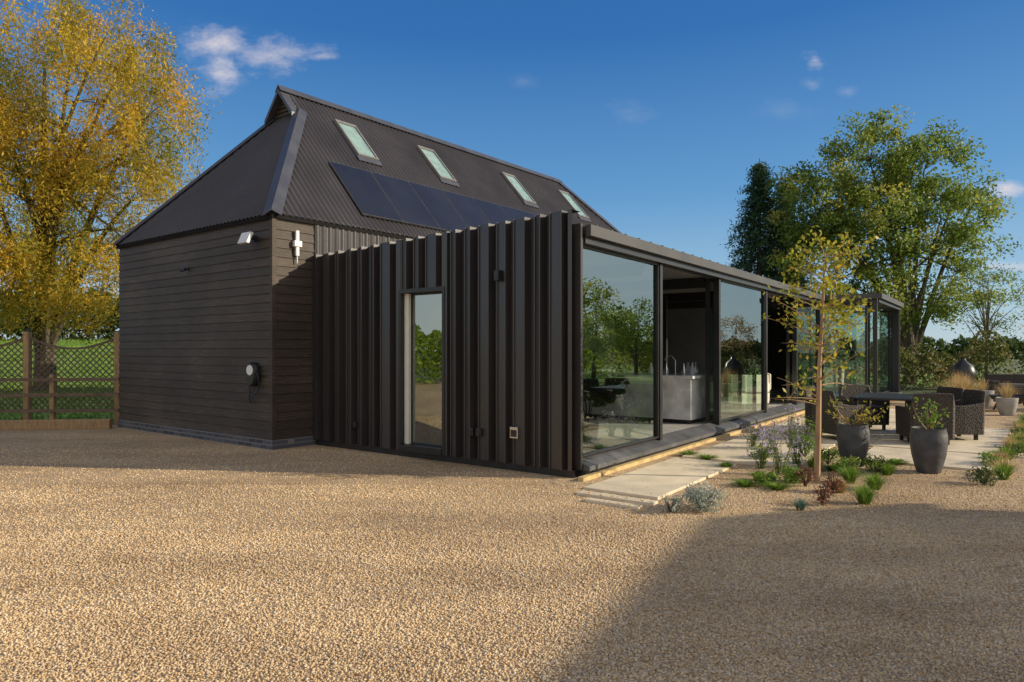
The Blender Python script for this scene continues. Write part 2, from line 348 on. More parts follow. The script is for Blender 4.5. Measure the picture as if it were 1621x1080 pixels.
# ------------------------------------------------------------ camera, light, sky
cam=bpy.data.cameras.new('camera'); co=bpy.data.objects.new('camera',cam); COL.objects.link(co); S.camera=co
co.location=(0,0,1.6); co.rotation_euler=(R_(90),0,0); cam.sensor_width=36; cam.lens=23.67; cam.shift_y=.0093; cam.clip_end=3000; cam.clip_start=.05
EL=R_(22); tos=Vector((.992*math.cos(EL),-.125*math.cos(EL),math.sin(EL)))
sl=bpy.data.lights.new('sun','SUN'); sl.energy=5; sl.angle=R_(.53); sl.color=(1,.87,.66)
so=bpy.data.objects.new('sun',sl); COL.objects.link(so); so.rotation_euler=(-tos).to_track_quat('-Z','Y').to_euler(); so.location=(30,-5,20)
W=bpy.data.worlds.new('World'); S.world=W; W.use_nodes=True; nt=W.node_tree; bg=nt.nodes['Background']
sk=N(nt,'ShaderNodeTexSky',sky_type='NISHITA'); sk.sun_disc=False; sk.sun_elevation=EL; sk.sun_rotation=R_(97.2); sk.altitude=100; sk.air_density=1.0; sk.dust_density=.3; sk.ozone_density=3
tc=N(nt,'ShaderNodeTexCoord'); sp=N(nt,'ShaderNodeSeparateXYZ'); nt.links.new(tc.outputs['Generated'],sp.inputs[0])
def mth(op,a,b=None,c=None):
    n=N(nt,'ShaderNodeMath',operation=op)
    for i,x in enumerate((a,b,c)):
        if x is None: continue
        if isinstance(x,(int,float)): n.inputs[i].default_value=x
        else: nt.links.new(x,n.inputs[i])
    return n.outputs[0]
BS=.15
gr=ramp(nt,[(0,(.45,.58,.66)),(.08,(.31,.51,.68)),(.22,(.11,.32,.61)),(.42,(.020,.15,.45)),(1,(.008,.06,.24))]); nt.links.new(sp.outputs[2],gr.inputs[0])
gs=N(nt,'ShaderNodeMix',data_type='RGBA',blend_type='MULTIPLY'); gs.inputs[0].default_value=1; nt.links.new(gr.outputs[0],gs.inputs[6]); gs.inputs[7].default_value=(1/BS,1/BS,1/BS,1)
gm=N(nt,'ShaderNodeMix',data_type='RGBA'); gm.inputs[0].default_value=.85; nt.links.new(sk.outputs[0],gm.inputs[6]); nt.links.new(gs.outputs[2],gm.inputs[7])
sd_=mth('ADD',mth('MULTIPLY',sp.outputs[0],.992),mth('MULTIPLY',sp.outputs[1],-.125))
hz=N(nt,'ShaderNodeMapRange',interpolation_type='SMOOTHSTEP'); hz.inputs['From Min'].default_value=.56; hz.inputs['From Max'].default_value=.88; hz.inputs['To Max'].default_value=.85; nt.links.new(sd_,hz.inputs['Value'])
gh=N(nt,'ShaderNodeMix',data_type='RGBA'); nt.links.new(hz.outputs[0],gh.inputs[0]); nt.links.new(gm.outputs[2],gh.inputs[6]); gh.inputs[7].default_value=(5.2,6.2,7.0,1)
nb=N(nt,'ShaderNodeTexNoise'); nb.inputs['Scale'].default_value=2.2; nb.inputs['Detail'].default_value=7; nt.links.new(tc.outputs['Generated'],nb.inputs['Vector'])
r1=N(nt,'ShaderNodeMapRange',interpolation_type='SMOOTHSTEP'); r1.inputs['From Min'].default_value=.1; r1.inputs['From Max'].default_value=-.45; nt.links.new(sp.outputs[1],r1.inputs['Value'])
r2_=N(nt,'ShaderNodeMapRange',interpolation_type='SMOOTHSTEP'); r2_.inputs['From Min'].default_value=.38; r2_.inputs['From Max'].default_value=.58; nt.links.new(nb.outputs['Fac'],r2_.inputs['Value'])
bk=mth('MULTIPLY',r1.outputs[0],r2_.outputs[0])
gb=N(nt,'ShaderNodeMix',data_type='RGBA'); nt.links.new(bk,gb.inputs[0]); nt.links.new(gh.outputs[2],gb.inputs[6]); gb.inputs[7].default_value=(6.0,5.6,5.1,1)  # bright unseen clouds behind the camera, added to fill the shaded facade
yc=mth('MAXIMUM',sp.outputs[1],.05); X=mth('DIVIDE',sp.outputs[0],yc); Z=mth('DIVIDE',sp.outputs[2],yc)
cb=N(nt,'ShaderNodeCombineXYZ'); nt.links.new(X,cb.inputs[0]); nt.links.new(Z,cb.inputs[1])
mp=N(nt,'ShaderNodeMapping'); mp.inputs['Scale'].default_value=(1,1.7,1); nt.links.new(cb.outputs[0],mp.inputs[0])
nz=N(nt,'ShaderNodeTexNoise'); nz.inputs['Scale'].default_value=16; nz.inputs['Detail'].default_value=9; nz.inputs['Roughness'].default_value=.66; nt.links.new(mp.outputs[0],nz.inputs['Vector'])
tot=None
for cx,cz,sx,sy,am in [(-.44,.455,.06,.04,.85),(-.435,.415,.04,.045,.85),(-.37,.435,.06,.03,.8),(-.33,.445,.06,.018,.7),(-.285,.437,.03,.008,.6),(.452,.432,.022,.014,.9),(.445,.395,.03,.012,.3),(.18,.355,.05,.02,.12),(.5,.385,.02,.01,.25),(.735,.24,.05,.014,.8),(.73,.125,.09,.010,.6),(.69,.16,.03,.008,.3),(.02,.4,.03,.015,.1),(.4,.36,.05,.02,.08)]:
    dx=mth('DIVIDE',mth('SUBTRACT',X,cx),sx); dz=mth('DIVIDE',mth('SUBTRACT',Z,cz),sy)
    r2=mth('SQRT',mth('ADD',mth('MULTIPLY',dx,dx),mth('MULTIPLY',dz,dz)))
    v=mth('ADD',mth('SUBTRACT',1,r2),mth('MULTIPLY',mth('SUBTRACT',nz.outputs['Fac'],.5),3.0))
    n=N(nt,'ShaderNodeMapRange',interpolation_type='SMOOTHSTEP'); n.inputs['From Min'].default_value=-.1; n.inputs['From Max'].default_value=1.7; n.inputs['To Max'].default_value=am; nt.links.new(v,n.inputs['Value'])
    tot=n.outputs[0] if tot is None else mth('MAXIMUM',tot,n.outputs[0])
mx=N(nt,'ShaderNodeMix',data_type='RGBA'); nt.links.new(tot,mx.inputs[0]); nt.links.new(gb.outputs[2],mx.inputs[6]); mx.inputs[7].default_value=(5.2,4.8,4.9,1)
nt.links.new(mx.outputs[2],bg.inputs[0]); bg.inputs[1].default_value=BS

# ------------------------------------------------------------ frames
OX,OY=.768,8.4; ru=(.590,.807); rv=(-.807,.590); ANG=math.atan2(.807,.590)
def EW(u,v,z=0): return (OX+u*ru[0]+v*rv[0],OY+u*ru[1]+v*rv[1],z)
# ------------------------------------------------------------ ground
mb=MB(); mb.add([(-900,-600,-.012),(1200,-600,-.012),(1200,1500,-.012),(-900,1500,-.012)],[(0,1,2,3)]); g=mb.obj('ground',M['field']); g['kind']='structure'
mb=MB(); mb.add([(-30,-25,0),(40,-25,0),(40,12,0),(19,13,0),(19,24.5,0),(3,25,0),(-8,14.5,0),(-30,13.5,0)],[(0,1,2,3,4,5,6,7)]); g=mb.obj('gravel_yard',M['gravel']); g['kind']='structure'
mb=MB(); mb.add([(19.01,13.01,-.004),(60,12,-.004),(60,45,-.004),(19.01,45,-.004)],[(0,1,2,3)]); g=mb.obj('lawn',M['grass']); g['kind']='structure'
sm=lambda t: np.clip(t,0,1)**2*(3-2*np.clip(t,0,1))
def bankz(x,y): return -.02+(.3*sm((y-14.9)/5)+1.9*np.clip((y-24)/14,0,1))*sm((-8.2-x)/2.2)
nx,ny=50,60; xs=np.linspace(-60,-8.1,nx); ys=np.linspace(14.7,60,ny); XX,YY=np.meshgrid(xs,ys)
ZZ=bankz(XX,YY)+rng.normal(0,.02,XX.shape)
v=np.stack([XX,YY,ZZ],-1).reshape(-1,3); ii=np.arange(nx*ny).reshape(ny,nx)
f=np.stack([ii[:-1,:-1],ii[:-1,1:],ii[1:,1:],ii[1:,:-1]],-1).reshape(-1,4)
g=npobj('grass_bank',v,f,M['grass'],smooth=True); g['kind']='structure'
n=46000; px=rng.uniform(-33,-8.4,n); py=rng.uniform(14.9,39,n); pz=bankz(px,py)
k_=px>-.85*py; px,py,pz=px[k_],py[k_],pz[k_]; n=len(px)
a=rng.uniform(0,6.28,n); h=rng.uniform(.05,.16,n); c=np.stack([px,py,pz],1)
d=np.stack([np.cos(a),np.sin(a),0*a],1)*.02; tp_=np.stack([rng.normal(0,.03,n),rng.normal(0,.03,n),h],1)
v=np.stack([c-d,c+d,c+tp_],1).reshape(-1,3)
g=npobj('grass_blades',v,np.arange(3*n).reshape(-1,3),L['green'],None,np.repeat(rng.uniform(.1,.9,n),3)); g['kind']='stuff'; g['label']='short mown green grass on the bank'; g['category']='grass'
# pebbles
ico_v=np.array([(0,0,1)]+[(.894*math.cos(t*1.2566),.894*math.sin(t*1.2566),.447) for t in range(5)]+[(.894*math.cos(t*1.2566+.628),.894*math.sin(t*1.2566+.628),-.447) for t in range(5)]+[(0,0,-1)])
ico_f=[]
for k in range(5):
    ico_f+=[(0,1+k,1+(k+1)%5),(1+k,6+k,1+(k+1)%5),(1+(k+1)%5,6+k,6+(k+1)%5),(6+k,11,6+(k+1)%5)]
ico_f=np.array(ico_f)
P=[]
for y0,y1,den in ((2.4,4.2,5200),(4.2,6,3100),(6,8,1300),(8,11,400),(11,15,100)):
    xw=max(4,.9*y1); n=int((y1-y0)*2*xw*den); x=rng.uniform(-xw,xw,n); y=rng.uniform(y0,y1,n)
    k=np.abs(x)<.80*y+.5; P.append(np.stack([x[k],y[k]],1))
P=np.concatenate(P); U=(P[:,0]-OX)*ru[0]+(P[:,1]-OY)*ru[1]; V=(P[:,0]-OX)*rv[0]+(P[:,1]-OY)*rv[1]
SL=[(-.5,2.2,-1.35,-.42),(2.35,5.2,-2.05,-.45),(5.3,9.5,-4.6,-.45),(9.6,13.7,-3.0,-.45),(3.6,5.2,-4.4,-2.6),(-.8,-.64,-1.42,-.5),(-1.04,-.92,-1.38,-.75)]
keep=~((U>-.15)&(V>-.3))&~((U>-.85)&(V>5.1))
for i,s in enumerate(SL): keep&=~((U>s[0]-.01)&(U<s[1]+.01)&(V>s[2]-.01)&(V<s[3]+.01)&(rng.uniform(0,1,len(U))>(.35 if i>4 else .015)))
keep&=~((P[:,0]<-7.7)&(P[:,1]>13.0))
P=P[keep]; n=len(P); ons=np.zeros(n)
U=(P[:,0]-OX)*ru[0]+(P[:,1]-OY)*ru[1]; V=(P[:,0]-OX)*rv[0]+(P[:,1]-OY)*rv[1]
for s in SL: ons[(U>s[0])&(U<s[1])&(V>s[2])&(V<s[3])]=.03
s=rng.uniform(.0038,.0088,n)*(1+.03*np.maximum(P[:,1]-4,0)); sc=np.stack([s*rng.uniform(.9,1.4,n),s*rng.uniform(.7,1.1,n),s*rng.uniform(.5,.85,n)],1)
a=rng.uniform(0,6.283,n); ca,sa=np.cos(a),np.sin(a); tl=rng.normal(0,.3,n)
B=ico_v[None]*sc[:,None]*rng.uniform(.85,1.15,(n,12,1))
B=np.stack([B[...,0],B[...,1],B[...,2]+B[...,0]*tl[:,None]],-1)
Vv=np.stack([B[...,0]*ca[:,None]-B[...,1]*sa[:,None]+P[:,0:1],B[...,0]*sa[:,None]+B[...,1]*ca[:,None]+P[:,1:2],B[...,2]+(ons+sc[:,2]*rng.uniform(.0,.8,n))[:,None]],-1).reshape(-1,3)
Ff=(ico_f[None]+(np.arange(n)*12)[:,None,None]).reshape(-1,3)
g=npobj('gravel_stones',Vv,Ff,M['pebble'],None,np.repeat(rng.uniform(0,1,n),12),smooth=True); g['kind']='stuff'; g['label']='loose golden and brown shingle on the yard'; g['category']='gravel'
n=1800; lx=rng.uniform(-8,13,n); ly=rng.uniform(5,16,n); k=np.abs(lx)<.85*ly; lx,ly=lx[k],ly[k]; U=(lx-OX)*ru[0]+(ly-OY)*ru[1]; V=(lx-OX)*rv[0]+(ly-OY)*rv[1]
k=~((U>-.15)&(V>-.2))&~((U>-1.1)&(V>4.9))&(rng.uniform(0,1,len(U))<np.where(lx>1,.5,.12)); lx,ly=lx[k],ly[k]
v,f_,tt=leafmesh(np.stack([lx,ly,np.full(len(lx),.042)],1),.02,rng.normal(.8,.15,len(lx)),.55)
v[:,2]=.036+(v[:,2]-.04)*.35; g=npobj('fallen_leaves',v,f_,L['willow'],None,tt); g['kind']='stuff'; g['label']='scattered fallen autumn leaves on the gravel'; g['category']='leaves'
# paving
for i,s in enumerate(SL):
    mb=MB(); us=np.arange(s[0],s[1]-.3,1.4) if s[1]-s[0]>2.9 else [s[0]]
    us=list(us)+[s[1]]
    vsn=2 if s[3]-s[2]>1.8 else 1
    for a_,b_ in zip(us[:-1],us[1:]):
        for q in range(vsn):
            v0=s[2]+(s[3]-s[2])*q/vsn; v1=s[2]+(s[3]-s[2])*(q+1)/vsn
            mb.box(a_+.006,b_-.006,v0+.006,v1-.006,-.02,.03)
    o=mb.obj('paving',M['stone'],bevel=.006); o.location=(OX,OY,0); o.rotation_euler=(0,0,ANG); o['kind']='structure'

# ------------------------------------------------------------ BARN (skewed plan)
K=1.033
CX,CY=-3.728*K,10.5*K; bu=(.636,.772); bw=(-.802,.5975); WB=5.245*K; LB=14.0*K; HALF=WB/2; ZE=1.6+2.19*K; ZR=1.6+5.23*K; UG=2.0*K; ZG=1.6+4.73*K; UF=11.4*K
BARN=top('barn','black timber clad barn with steep corrugated hipped roof','barn',(CX,CY,0))
def b3(u,w,z): return Vector((u*bu[0]+w*bw[0],u*bu[1]+w*bw[1],z))
mb=MB(); z=.16
while z<ZE-.02:
    z1=min(z+HB,ZE)
    o0,o1=.022,.006
    ring=[(0,0),(0,WB),(LB,WB),(LB,0)]
    dirs=[(-1,-1),(-1,1),(1,1),(1,-1)]
    b=[b3(p[0]+d[0]*o0,p[1]+d[1]*o0,z) for p,d in zip(ring,dirs)]; t=[b3(p[0]+d[0]*o1,p[1]+d[1]*o1,z1) for p,d in zip(ring,dirs)]
    bi=[b3(p[0],p[1],z+.001) for p in ring]
    mb.add(b+t+bi,[(i,(i+1)%4,4+(i+1)%4,4+i) for i in range(4)]+[(8+i,8+(i+1)%4,(i+1)%4,i) for i in range(4)])
    z=z1
mb.obj('wall',M['timber'],BARN)
mb=MB(); mb.box(-.032,.0,-.03,.04,.16,ZE-.05,b3); mb.box(-.036,.04,-.036,0,.16,ZE-.05,b3)
mb.obj('corner_board',M['timber'],BARN)
mb=MB(); mb.box(-.03,LB,-.03,WB+.03,-.05,.155,b3); mb.obj('brick_plinth',M['brick'],BARN)
mb=MB(); us=np.arange(.76,LB,.02)
for i in range(len(us)-1):
    a0=-.04-.012*math.sin(us[i]*2*math.pi/.13); a1=-.04-.012*math.sin(us[i+1]*2*math.pi/.13)
    mb.add([b3(us[i],a0,2.6),b3(us[i+1],a1,2.6),b3(us[i+1],a1,ZE-.03),b3(us[i],a0,ZE-.03)],[(0,1,2,3)])
mb.obj('corrugated_wall',M['roof'],BARN,smooth=True)
OV=.07; sl_=(ZR-ZE)/HALF
ROOF=MB()
def corr(fbot,ftop,s0,s1,nrm,pitch=.115,amp=.016,ns=8):
    k=int((s1-s0)/pitch*ns); prev=None
    for i in range(k+1):
        s=s0+(s1-s0)*i/k; off=nrm*(amp*math.sin(2*math.pi*s/pitch))
        a=fbot(s)+off; b=ftop(s)+off
        if prev and (b-a).length+(prev[1]-prev[0]).length>.05:
            ROOF.add([prev[0],a,b,prev[1]],[(0,1,2,3)])
        prev=(a,b)
nS=(b3(1,0,0).cross(b3(0,1,sl_))).normalized(); nS=nS if nS.z>0 else -nS
nB=(b3(1,0,0).cross(b3(0,-1,sl_))).normalized(); nB=nB if nB.z>0 else -nB
def topw(u):
    if u<UG: return max(-OV,(u/UG)*(ZG-ZE)/sl_)
    if u<UF: return HALF
    return max(-OV,HALF*(1-(u-UF)/(LB-UF)))
corr(lambda u:b3(u,-OV,ZE-OV*sl_+.02),lambda u:b3(u,topw(u),ZE+topw(u)*sl_+.02),-.07,LB+.1,nS)
corr(lambda u:b3(u,WB+OV,ZE-OV*sl_+.02),lambda u:b3(u,WB-topw(u),ZE+topw(u)*sl_+.02),-.07,LB+.1,nB)
sh=(ZG-ZE)/UG
nH=(b3(0,1,0).cross(b3(1,0,sh))).normalized(); nH=nH if nH.z>0 else -nH
def topu(w):
    ww=min(w,WB-w); return max(-OV,min(UG,ww*sl_/sh))
corr(lambda w:b3(-OV,w,ZE-OV*sh+.02),lambda w:b3(topu(w),w,ZE+topu(w)*sh+.02),-.07,WB+.07,nH)
sf=(ZR-ZE)/(LB-UF); nF=(b3(0,1,0).cross(b3(-1,0,sf))).normalized(); nF=nF if nF.z>0 else -nF
def topf(w): ww=min(w,WB-w); return max(-OV,ww*sl_/sf)
corr(lambda w:b3(LB+OV,w,ZE-OV*sf+.02),lambda w:b3(LB-topf(w),w,ZE+topf(w)*sf+.02),-.07,WB+.07,nF)
roof=ROOF.obj('roof',M['roof'],BARN,smooth=True)
mb=MB(); wg=(ZG-ZE)/sl_
def hipstrip(a,b,n1,n2,w=.15):
    a=Vector(a);b=Vector(b);d=(b-a).normalized(); up=Vector((0,0,.045))
    for n in (n1,n2):
        s=n.cross(d).normalized()
        other=n2 if n is n1 else n1
        if s.dot(other)>0: s=-s
        mb.add([a+up,b+up,b+s*w+n*.03,a+s*w+n*.03,a+up+Vector((0,0,.03)),b+up+Vector((0,0,.03)),b+s*w+n*.045,a+s*w+n*.045],[(0,1,2,3),(7,6,5,4),(3,2,6,7),(0,3,7,4),(1,5,6,2)])
hipstrip(b3(-OV,-OV,ZE-OV*sl_+.02),b3(UG,wg,ZG+.02),nS,nH)
hipstrip(b3(-OV,WB+OV,ZE-OV*sl_+.02),b3(UG,WB-wg,ZG+.02),nB,nH)
hipstrip(b3(LB+OV,-OV,ZE-OV*sl_+.02),b3(UF,HALF,ZR+.02),nS,nF)
hipstrip(b3(LB+OV,WB+OV,ZE-OV*sl_+.02),b3(UF,HALF,ZR+.02),nB,nF)
hipstrip(b3(UG-.2,HALF,ZR+.02),b3(UF,HALF,ZR+.02),nS,nB,.12)
mb.obj('ridge_flashing',M['flash'],roof)
mb=MB()
for sg in (-1,1):
    w0=HALF+sg*(HALF-wg+.03)
    a=b3(UG-.2,w0,ZG-.04); b=b3(UG-.2,HALF,ZR+.02); a2=b3(UG+.1,w0,ZG-.04); b2=b3(UG+.1,HALF,ZR+.02)
    dn=Vector((0,0,-.10))
    mb.add([a,b,b2,a2,a+dn,b+dn,b2+dn*.3,a2+dn*.3],[(0,1,2,3),(4,7,6,5),(0,4,5,1),(1,5,6,2),(0,3,7,4)])
mb.obj('gablet_verge',M['flash'],roof)
mb=MB()
a=b3(UG+.02,wg,ZG-.02);b=b3(UG+.02,WB-wg,ZG-.02);c=b3(UG+.02,HALF,ZR-.02)
mb.add([a,b,c],[(0,1,2)])
for i in range(5):
    t=(i+.5)/6; zz=ZG+(ZR-ZG)*t; hw=(HALF-wg)*(1-t)
    mb.obox(b3(UG-.02,HALF-hw,zz),b3(UG-.02,HALF+hw,zz),.03,.06)
mb.obj('gablet_wall',M['timber'],roof)
mb=MB(); mb.box(-.05,LB+.1,-OV+.015,-.035,ZE-OV*sl_-.05,ZE-OV*sl_+.03,b3); mb.box(-OV+.015,-.035,-.05,WB+.05,ZE-OV*sh-.05,ZE-OV*sh+.03,b3)
mb.obj('eaves_board',M['matt'],roof)
def rp(u,w,off=0): return b3(u,w,ZE+w*sl_+.02)+nS*off
HEX=[(0,3,2,1),(4,5,6,7),(0,1,5,4),(1,2,6,5),(2,3,7,6),(3,0,4,7)]
for uu in (2.9,5.27,8.42,11.1):
    fr=MB(); u0,u1,w0,w1=uu,uu+.54,1.5,2.27
    for (a_,b_,c_,d_) in ((u0,u1,w0,w0+.035),(u0,u1,w1-.045,w1),(u0,u0+.035,w0+.035,w1-.045),(u1-.035,u1,w0+.035,w1-.045)):
        q=[rp(a_,c_,.0),rp(b_,c_,.0),rp(b_,d_,.0),rp(a_,d_,.0),rp(a_,c_,.07),rp(b_,c_,.07),rp(b_,d_,.07),rp(a_,d_,.07)]
        fr.add(q,HEX)
    k=fr.obj('skylight',M['skframe'],roof)
    gl=MB(); gl.add([rp(u0+.035,w0+.035,.06),rp(u1-.035,w0+.035,.06),rp(u1-.035,w1-.045,.06),rp(u0+.035,w1-.045,.06)],[(0,1,2,3)]); gl.obj('pane',M['skyglass'],k)
    gl=MB(); gl.add([rp(u0+.035,w0+.035,.042),rp(u1-.035,w0+.035,.042),rp(u1-.035,w1-.045,.042),rp(u0+.035,w1-.045,.042)],[(0,1,2,3)]); gl.obj('sky_tint_blind',M['sky_tint_blind'],k)
    gl=MB(); q=[rp(u0-.04,w0-.09,.02),rp(u1+.04,w0-.09,.02),rp(u1+.04,w0,.02),rp(u0-.04,w0,.02),rp(u0-.04,w0-.09,.03),rp(u1+.04,w0-.09,.03),rp(u1+.04,w0,.045),rp(u0-.04,w0,.045)]; gl.add(q,HEX); gl.obj('apron_flashing',M['flash'],k)
for i in range(7):
    u0=1.91+i*1.007; u1=u0+.995; w0,w1=.17,1.16
    p=MB(); q=[rp(u0,w0,.025),rp(u1,w0,.025),rp(u1,w1,.025),rp(u0,w1,.025),rp(u0,w0,.055),rp(u1,w0,.055),rp(u1,w1,.055),rp(u0,w1,.055)]
    p.add(q,HEX); k=p.obj('solar_panel',M['pvframe'],roof)
    e=.012; p=MB(); p.add([rp(u0+e,w0+e,.058),rp(u1-e,w0+e,.058),rp(u1-e,w1-e,.058),rp(u0+e,w1-e,.058)],[(0,1,2,3)]); p.obj('cell_sheet',M['pv'],k)

# ------------------------------------------------------------ EXTENSION
EXT=top('house_extension','black fluted metal extension with long glazed side','house',(OX,OY,0),ANG)
VB=5.22
def ztop(v): return 3.36-.03*v
def flute(v0,v1,zb,seed):
    r=random.Random(seed); pts=[(v0,-.04),(v0+.06,-.04),(v0+.075,.06)]; v=v0+.075
    while v<v1-.26:
        rec=r.choice((.04,.055,.07)); wd=r.choice((.16,.23,.27,.2)); dp=r.choice((-.06,-.05,-.055,-.035)); tl=r.choice((.035,.05,.025))
        pts+=[(v+rec,.06),(v+rec+.014,dp-.02),(v+rec+.03,dp-.02),(v+rec+.034,dp),(v+rec+wd-.03,dp+tl),(v+rec+wd-.026,dp+tl-.015),(v+rec+wd-.01,dp+tl-.015),(v+rec+wd+.035,.06)]
        v+=rec+wd+.035
    pts+=[(v1-.05,.06),(v1-.04,-.04),(v1,-.04)]
    mb=MB()
    for (a,ua),(b,ub) in zip(pts[:-1],pts[1:]):
        mb.add([(ua,a,zb),(ub,b,zb),(ub,b,ztop(b)),(ua,a,ztop(a)),(.18,b,ztop(b)),(.18,a,ztop(a)),(.18,b,zb),(.18,a,zb)],[(1,0,3,2),(3,5,4,2),(0,1,6,7)])
    return mb
D0,D1=2.13,3.02
f=flute(0,D0-.02,.1,3); f2=flute(D1+.02,VB+.05,.1,5); f3=flute(D0-.02,D1+.02,2.52,9)
f.add(f2.v,f2.f); f.add(f3.v,f3.f)
f.box(.1,.22,.03,D0-.03,.1,3.1); f.box(.1,.22,D1+.03,VB-.1,.1,3.1); f.box(.1,.22,D0-.03,D1+.03,2.56,3.1)
f.obj('fluted_wall',M['flute'],EXT)
mb=MB(); mb.box(.03,.3,.02,D0-.0,-.05,.1); mb.box(.03,.3,D0,VB,-.05,.098); mb.obj('base_plinth',M['darkmetal'],EXT)
dr=MB()
for a in ((-.05,.2,D0-.02,D0+.03,.1,2.52),(-.05,.2,D1-.03,D1+.02,.1,2.52),(-.05,.2,D0+.03,D1-.03,2.46,2.52),(-.07,.2,D0+.03,D1-.03,.1,.19)): dr.box(*a)
for a in ((.08,.13,D0+.03,D0+.055,.19,2.46),(.08,.13,D1-.055,D1-.03,.19,2.46),(.08,.13,D0+.055,D1-.055,2.43,2.46),(.08,.13,D0+.055,D1-.055,.19,.22)): dr.box(*a)
door=dr.obj('door',M['darkmetal'],EXT)
mb=MB(); mb.box(.1,.108,D0+.055,D1-.055,.22,2.43); mb.obj('glass',M['doorglass'],door)
mb=MB(); mb.box(.03,.079,D1-.12,D1-.032,.195,2.455); mb.obj('reflection_strip',M['cream'],door)  # cream strip in front of the glass, painting a pale reflection
mb=MB(); mb.box(.2,14,.15,6.2,.02,.2); mb.box(14,18.8,-1.2,6.2,.02,.199); mb.obj('floor',M['floor'],EXT)
mb=MB(); mb.box(.2,14,.14,5.2,3.0,3.06); mb.box(14,18.7,-1.2,5.2,3.0,3.06); mb.obj('ceiling',M['ceil'],EXT)
mb=MB(); mb.box(.6,18.7,4.6,4.7,.2,3.0); mb.box(13.0,13.1,2.9,4.6,.2,3.0); mb.box(.22,.26,.2,D0-.05,.2,3.0);mb.box(.22,.26,D1+.05,4.6,.2,3.0); mb.obj('interior_wall',M['intwall'],EXT)
mb=MB(); mb.box(.19,14.05,-.06,5.2,3.07,3.13); mb.box(14.05,18.85,-1.52,5.2,3.07,3.13)
u=.5
while u<18.8:
    v0=-.06 if u<14 else -1.5
    mb.box(u-.02,u+.02,v0,5.1,3.13,3.235); u+=.42
mb.obj('roof',M['flute'],EXT)
mb=MB(); mb.box(.19,13.97,-.14,-.065,3.05,3.19); mb.box(13.94,18.9,-1.6,-1.525,3.05,3.20); mb.box(13.9,13.975,-1.6,-.14,3.05,3.20); mb.box(18.86,18.92,-1.52,3,3.05,3.20)
mb.obj('fascia',M['fascia'],EXT)
mb=MB(); mb.box(.19,13.98,-.063,.13,2.96,3.05); mb.box(13.98,18.85,-1.52,-1.1,2.95,3.03);mb.box(13.98,14.3,-1.1,.28,2.95,3.03); mb.obj('soffit',M['darkmetal'],EXT)
mb=MB(); mb.box(.10,.155,-.045,.2,.1,3.2); mb.obj('end_panel',M['flute'],EXT)
u=.155; mb=MB()
while u<13.9:
    u1=min(u+1.42,13.95)
    mb.add([(u+.004,-.14,.14),(u1-.004,-.14,.14),(u1-.004,.16,.235),(u+.004,.16,.235),(u+.004,-.14,.085),(u1-.004,-.14,.085),(u1-.004,.16,.085),(u+.004,.16,.085)],[(0,1,2,3),(4,7,6,5),(0,4,5,1),(1,5,6,2),(0,3,7,4)])
    u=u1
mb.box(14,18.8,-1.55,-1.15,.08,.2); mb.box(13.95,14.35,-1.15,-.05,.08,.2)
mb.obj('sill',M['sill'],EXT)
mb=MB(); mb.box(-.1,13.9,-.20,-.12,-.03,.05); mb.obj('kerb_strip',M['sand'],EXT)
mb=MB(); mb.box(.16,14,-.09,.2,-.03,.083); mb.obj('footing',M['darkmetal'],EXT)
def windowunit(u0,u1,v,z0=.235,z1=2.97,w=.035,name='window'):
    m_=MB()
    for a in ((u0,u0+w,v-.04,v+.04,z0,z1),(u1-w,u1,v-.04,v+.04,z0,z1),(u0+w,u1-w,v-.04,v+.04,z1-.04,z1),(u0+w,u1-w,v-.04,v+.04,z0,z0+.025)): m_.box(*a)
    k=m_.obj(name,M['darkmetal'],EXT); g_=MB(); g_.add([(u0+w,v,z0+.025),(u1-w,v,z0+.025),(u1-w,v,z1-.04),(u0+w,v,z1-.04)],[(0,1,2,3)]); g_.obj('glass',M['glass'],k); return k
windowunit(.16,2.62,.06); windowunit(5.42,8.42,.06); windowunit(5.3,8.3,.22,name='sliding_door'); windowunit(11.3,13.9,.06); windowunit(11.2,13.8,.22,name='sliding_door')
windowunit(14.35,18.7,-1.2)
def windowv(u,v0,v1,name='window'):
    m_=MB()
    for a in ((u-.05,u+.05,v0,v0+.06,.2,2.97),(u-.05,u+.05,v1-.06,v1,.2,2.97),(u-.05,u+.05,v0+.06,v1-.06,2.9,2.97),(u-.05,u+.05,v0+.06,v1-.06,.2,.25)): m_.box(*a)
    k=m_.obj(name,M['darkmetal'],EXT); g_=MB(); g_.add([(u,v0+.06,.25),(u,v1-.06,.25),(u,v1-.06,2.9),(u,v0+.06,2.9)],[(0,1,2,3)]); g_.obj('glass',M['glass'],k)
windowv(14.2,-1.2,.1); windowv(18.79,-1.3,1.6)
for uu,vv in ((2.67,.02),(5.36,.02),(8.48,.02),(11.24,.02),(13.95,.02),(14.02,-1.45),(18.72,-1.45),(4.0,2.3),(8.2,2.3)):
    mb=MB(); mb.box(uu-.045,uu+.045,vv-.02,vv+.09,.2,2.958); mb.obj('column',M['darkmetal'],EXT)
for uu in (2.7,5.35,8.5,11.2):
    mb=MB(); mb.box(uu-.06,uu+.06,.3,4.6,2.8,2.995); mb.obj('beam',M['darkmetal'],EXT)
mb=MB(); mb.box(18.75,18.83,-1.5,-1.3,.1,3.07); mb.box(18.75,18.83,1.6,5.1,.1,3.07); mb.obj('end_wall',M['flute'],EXT)

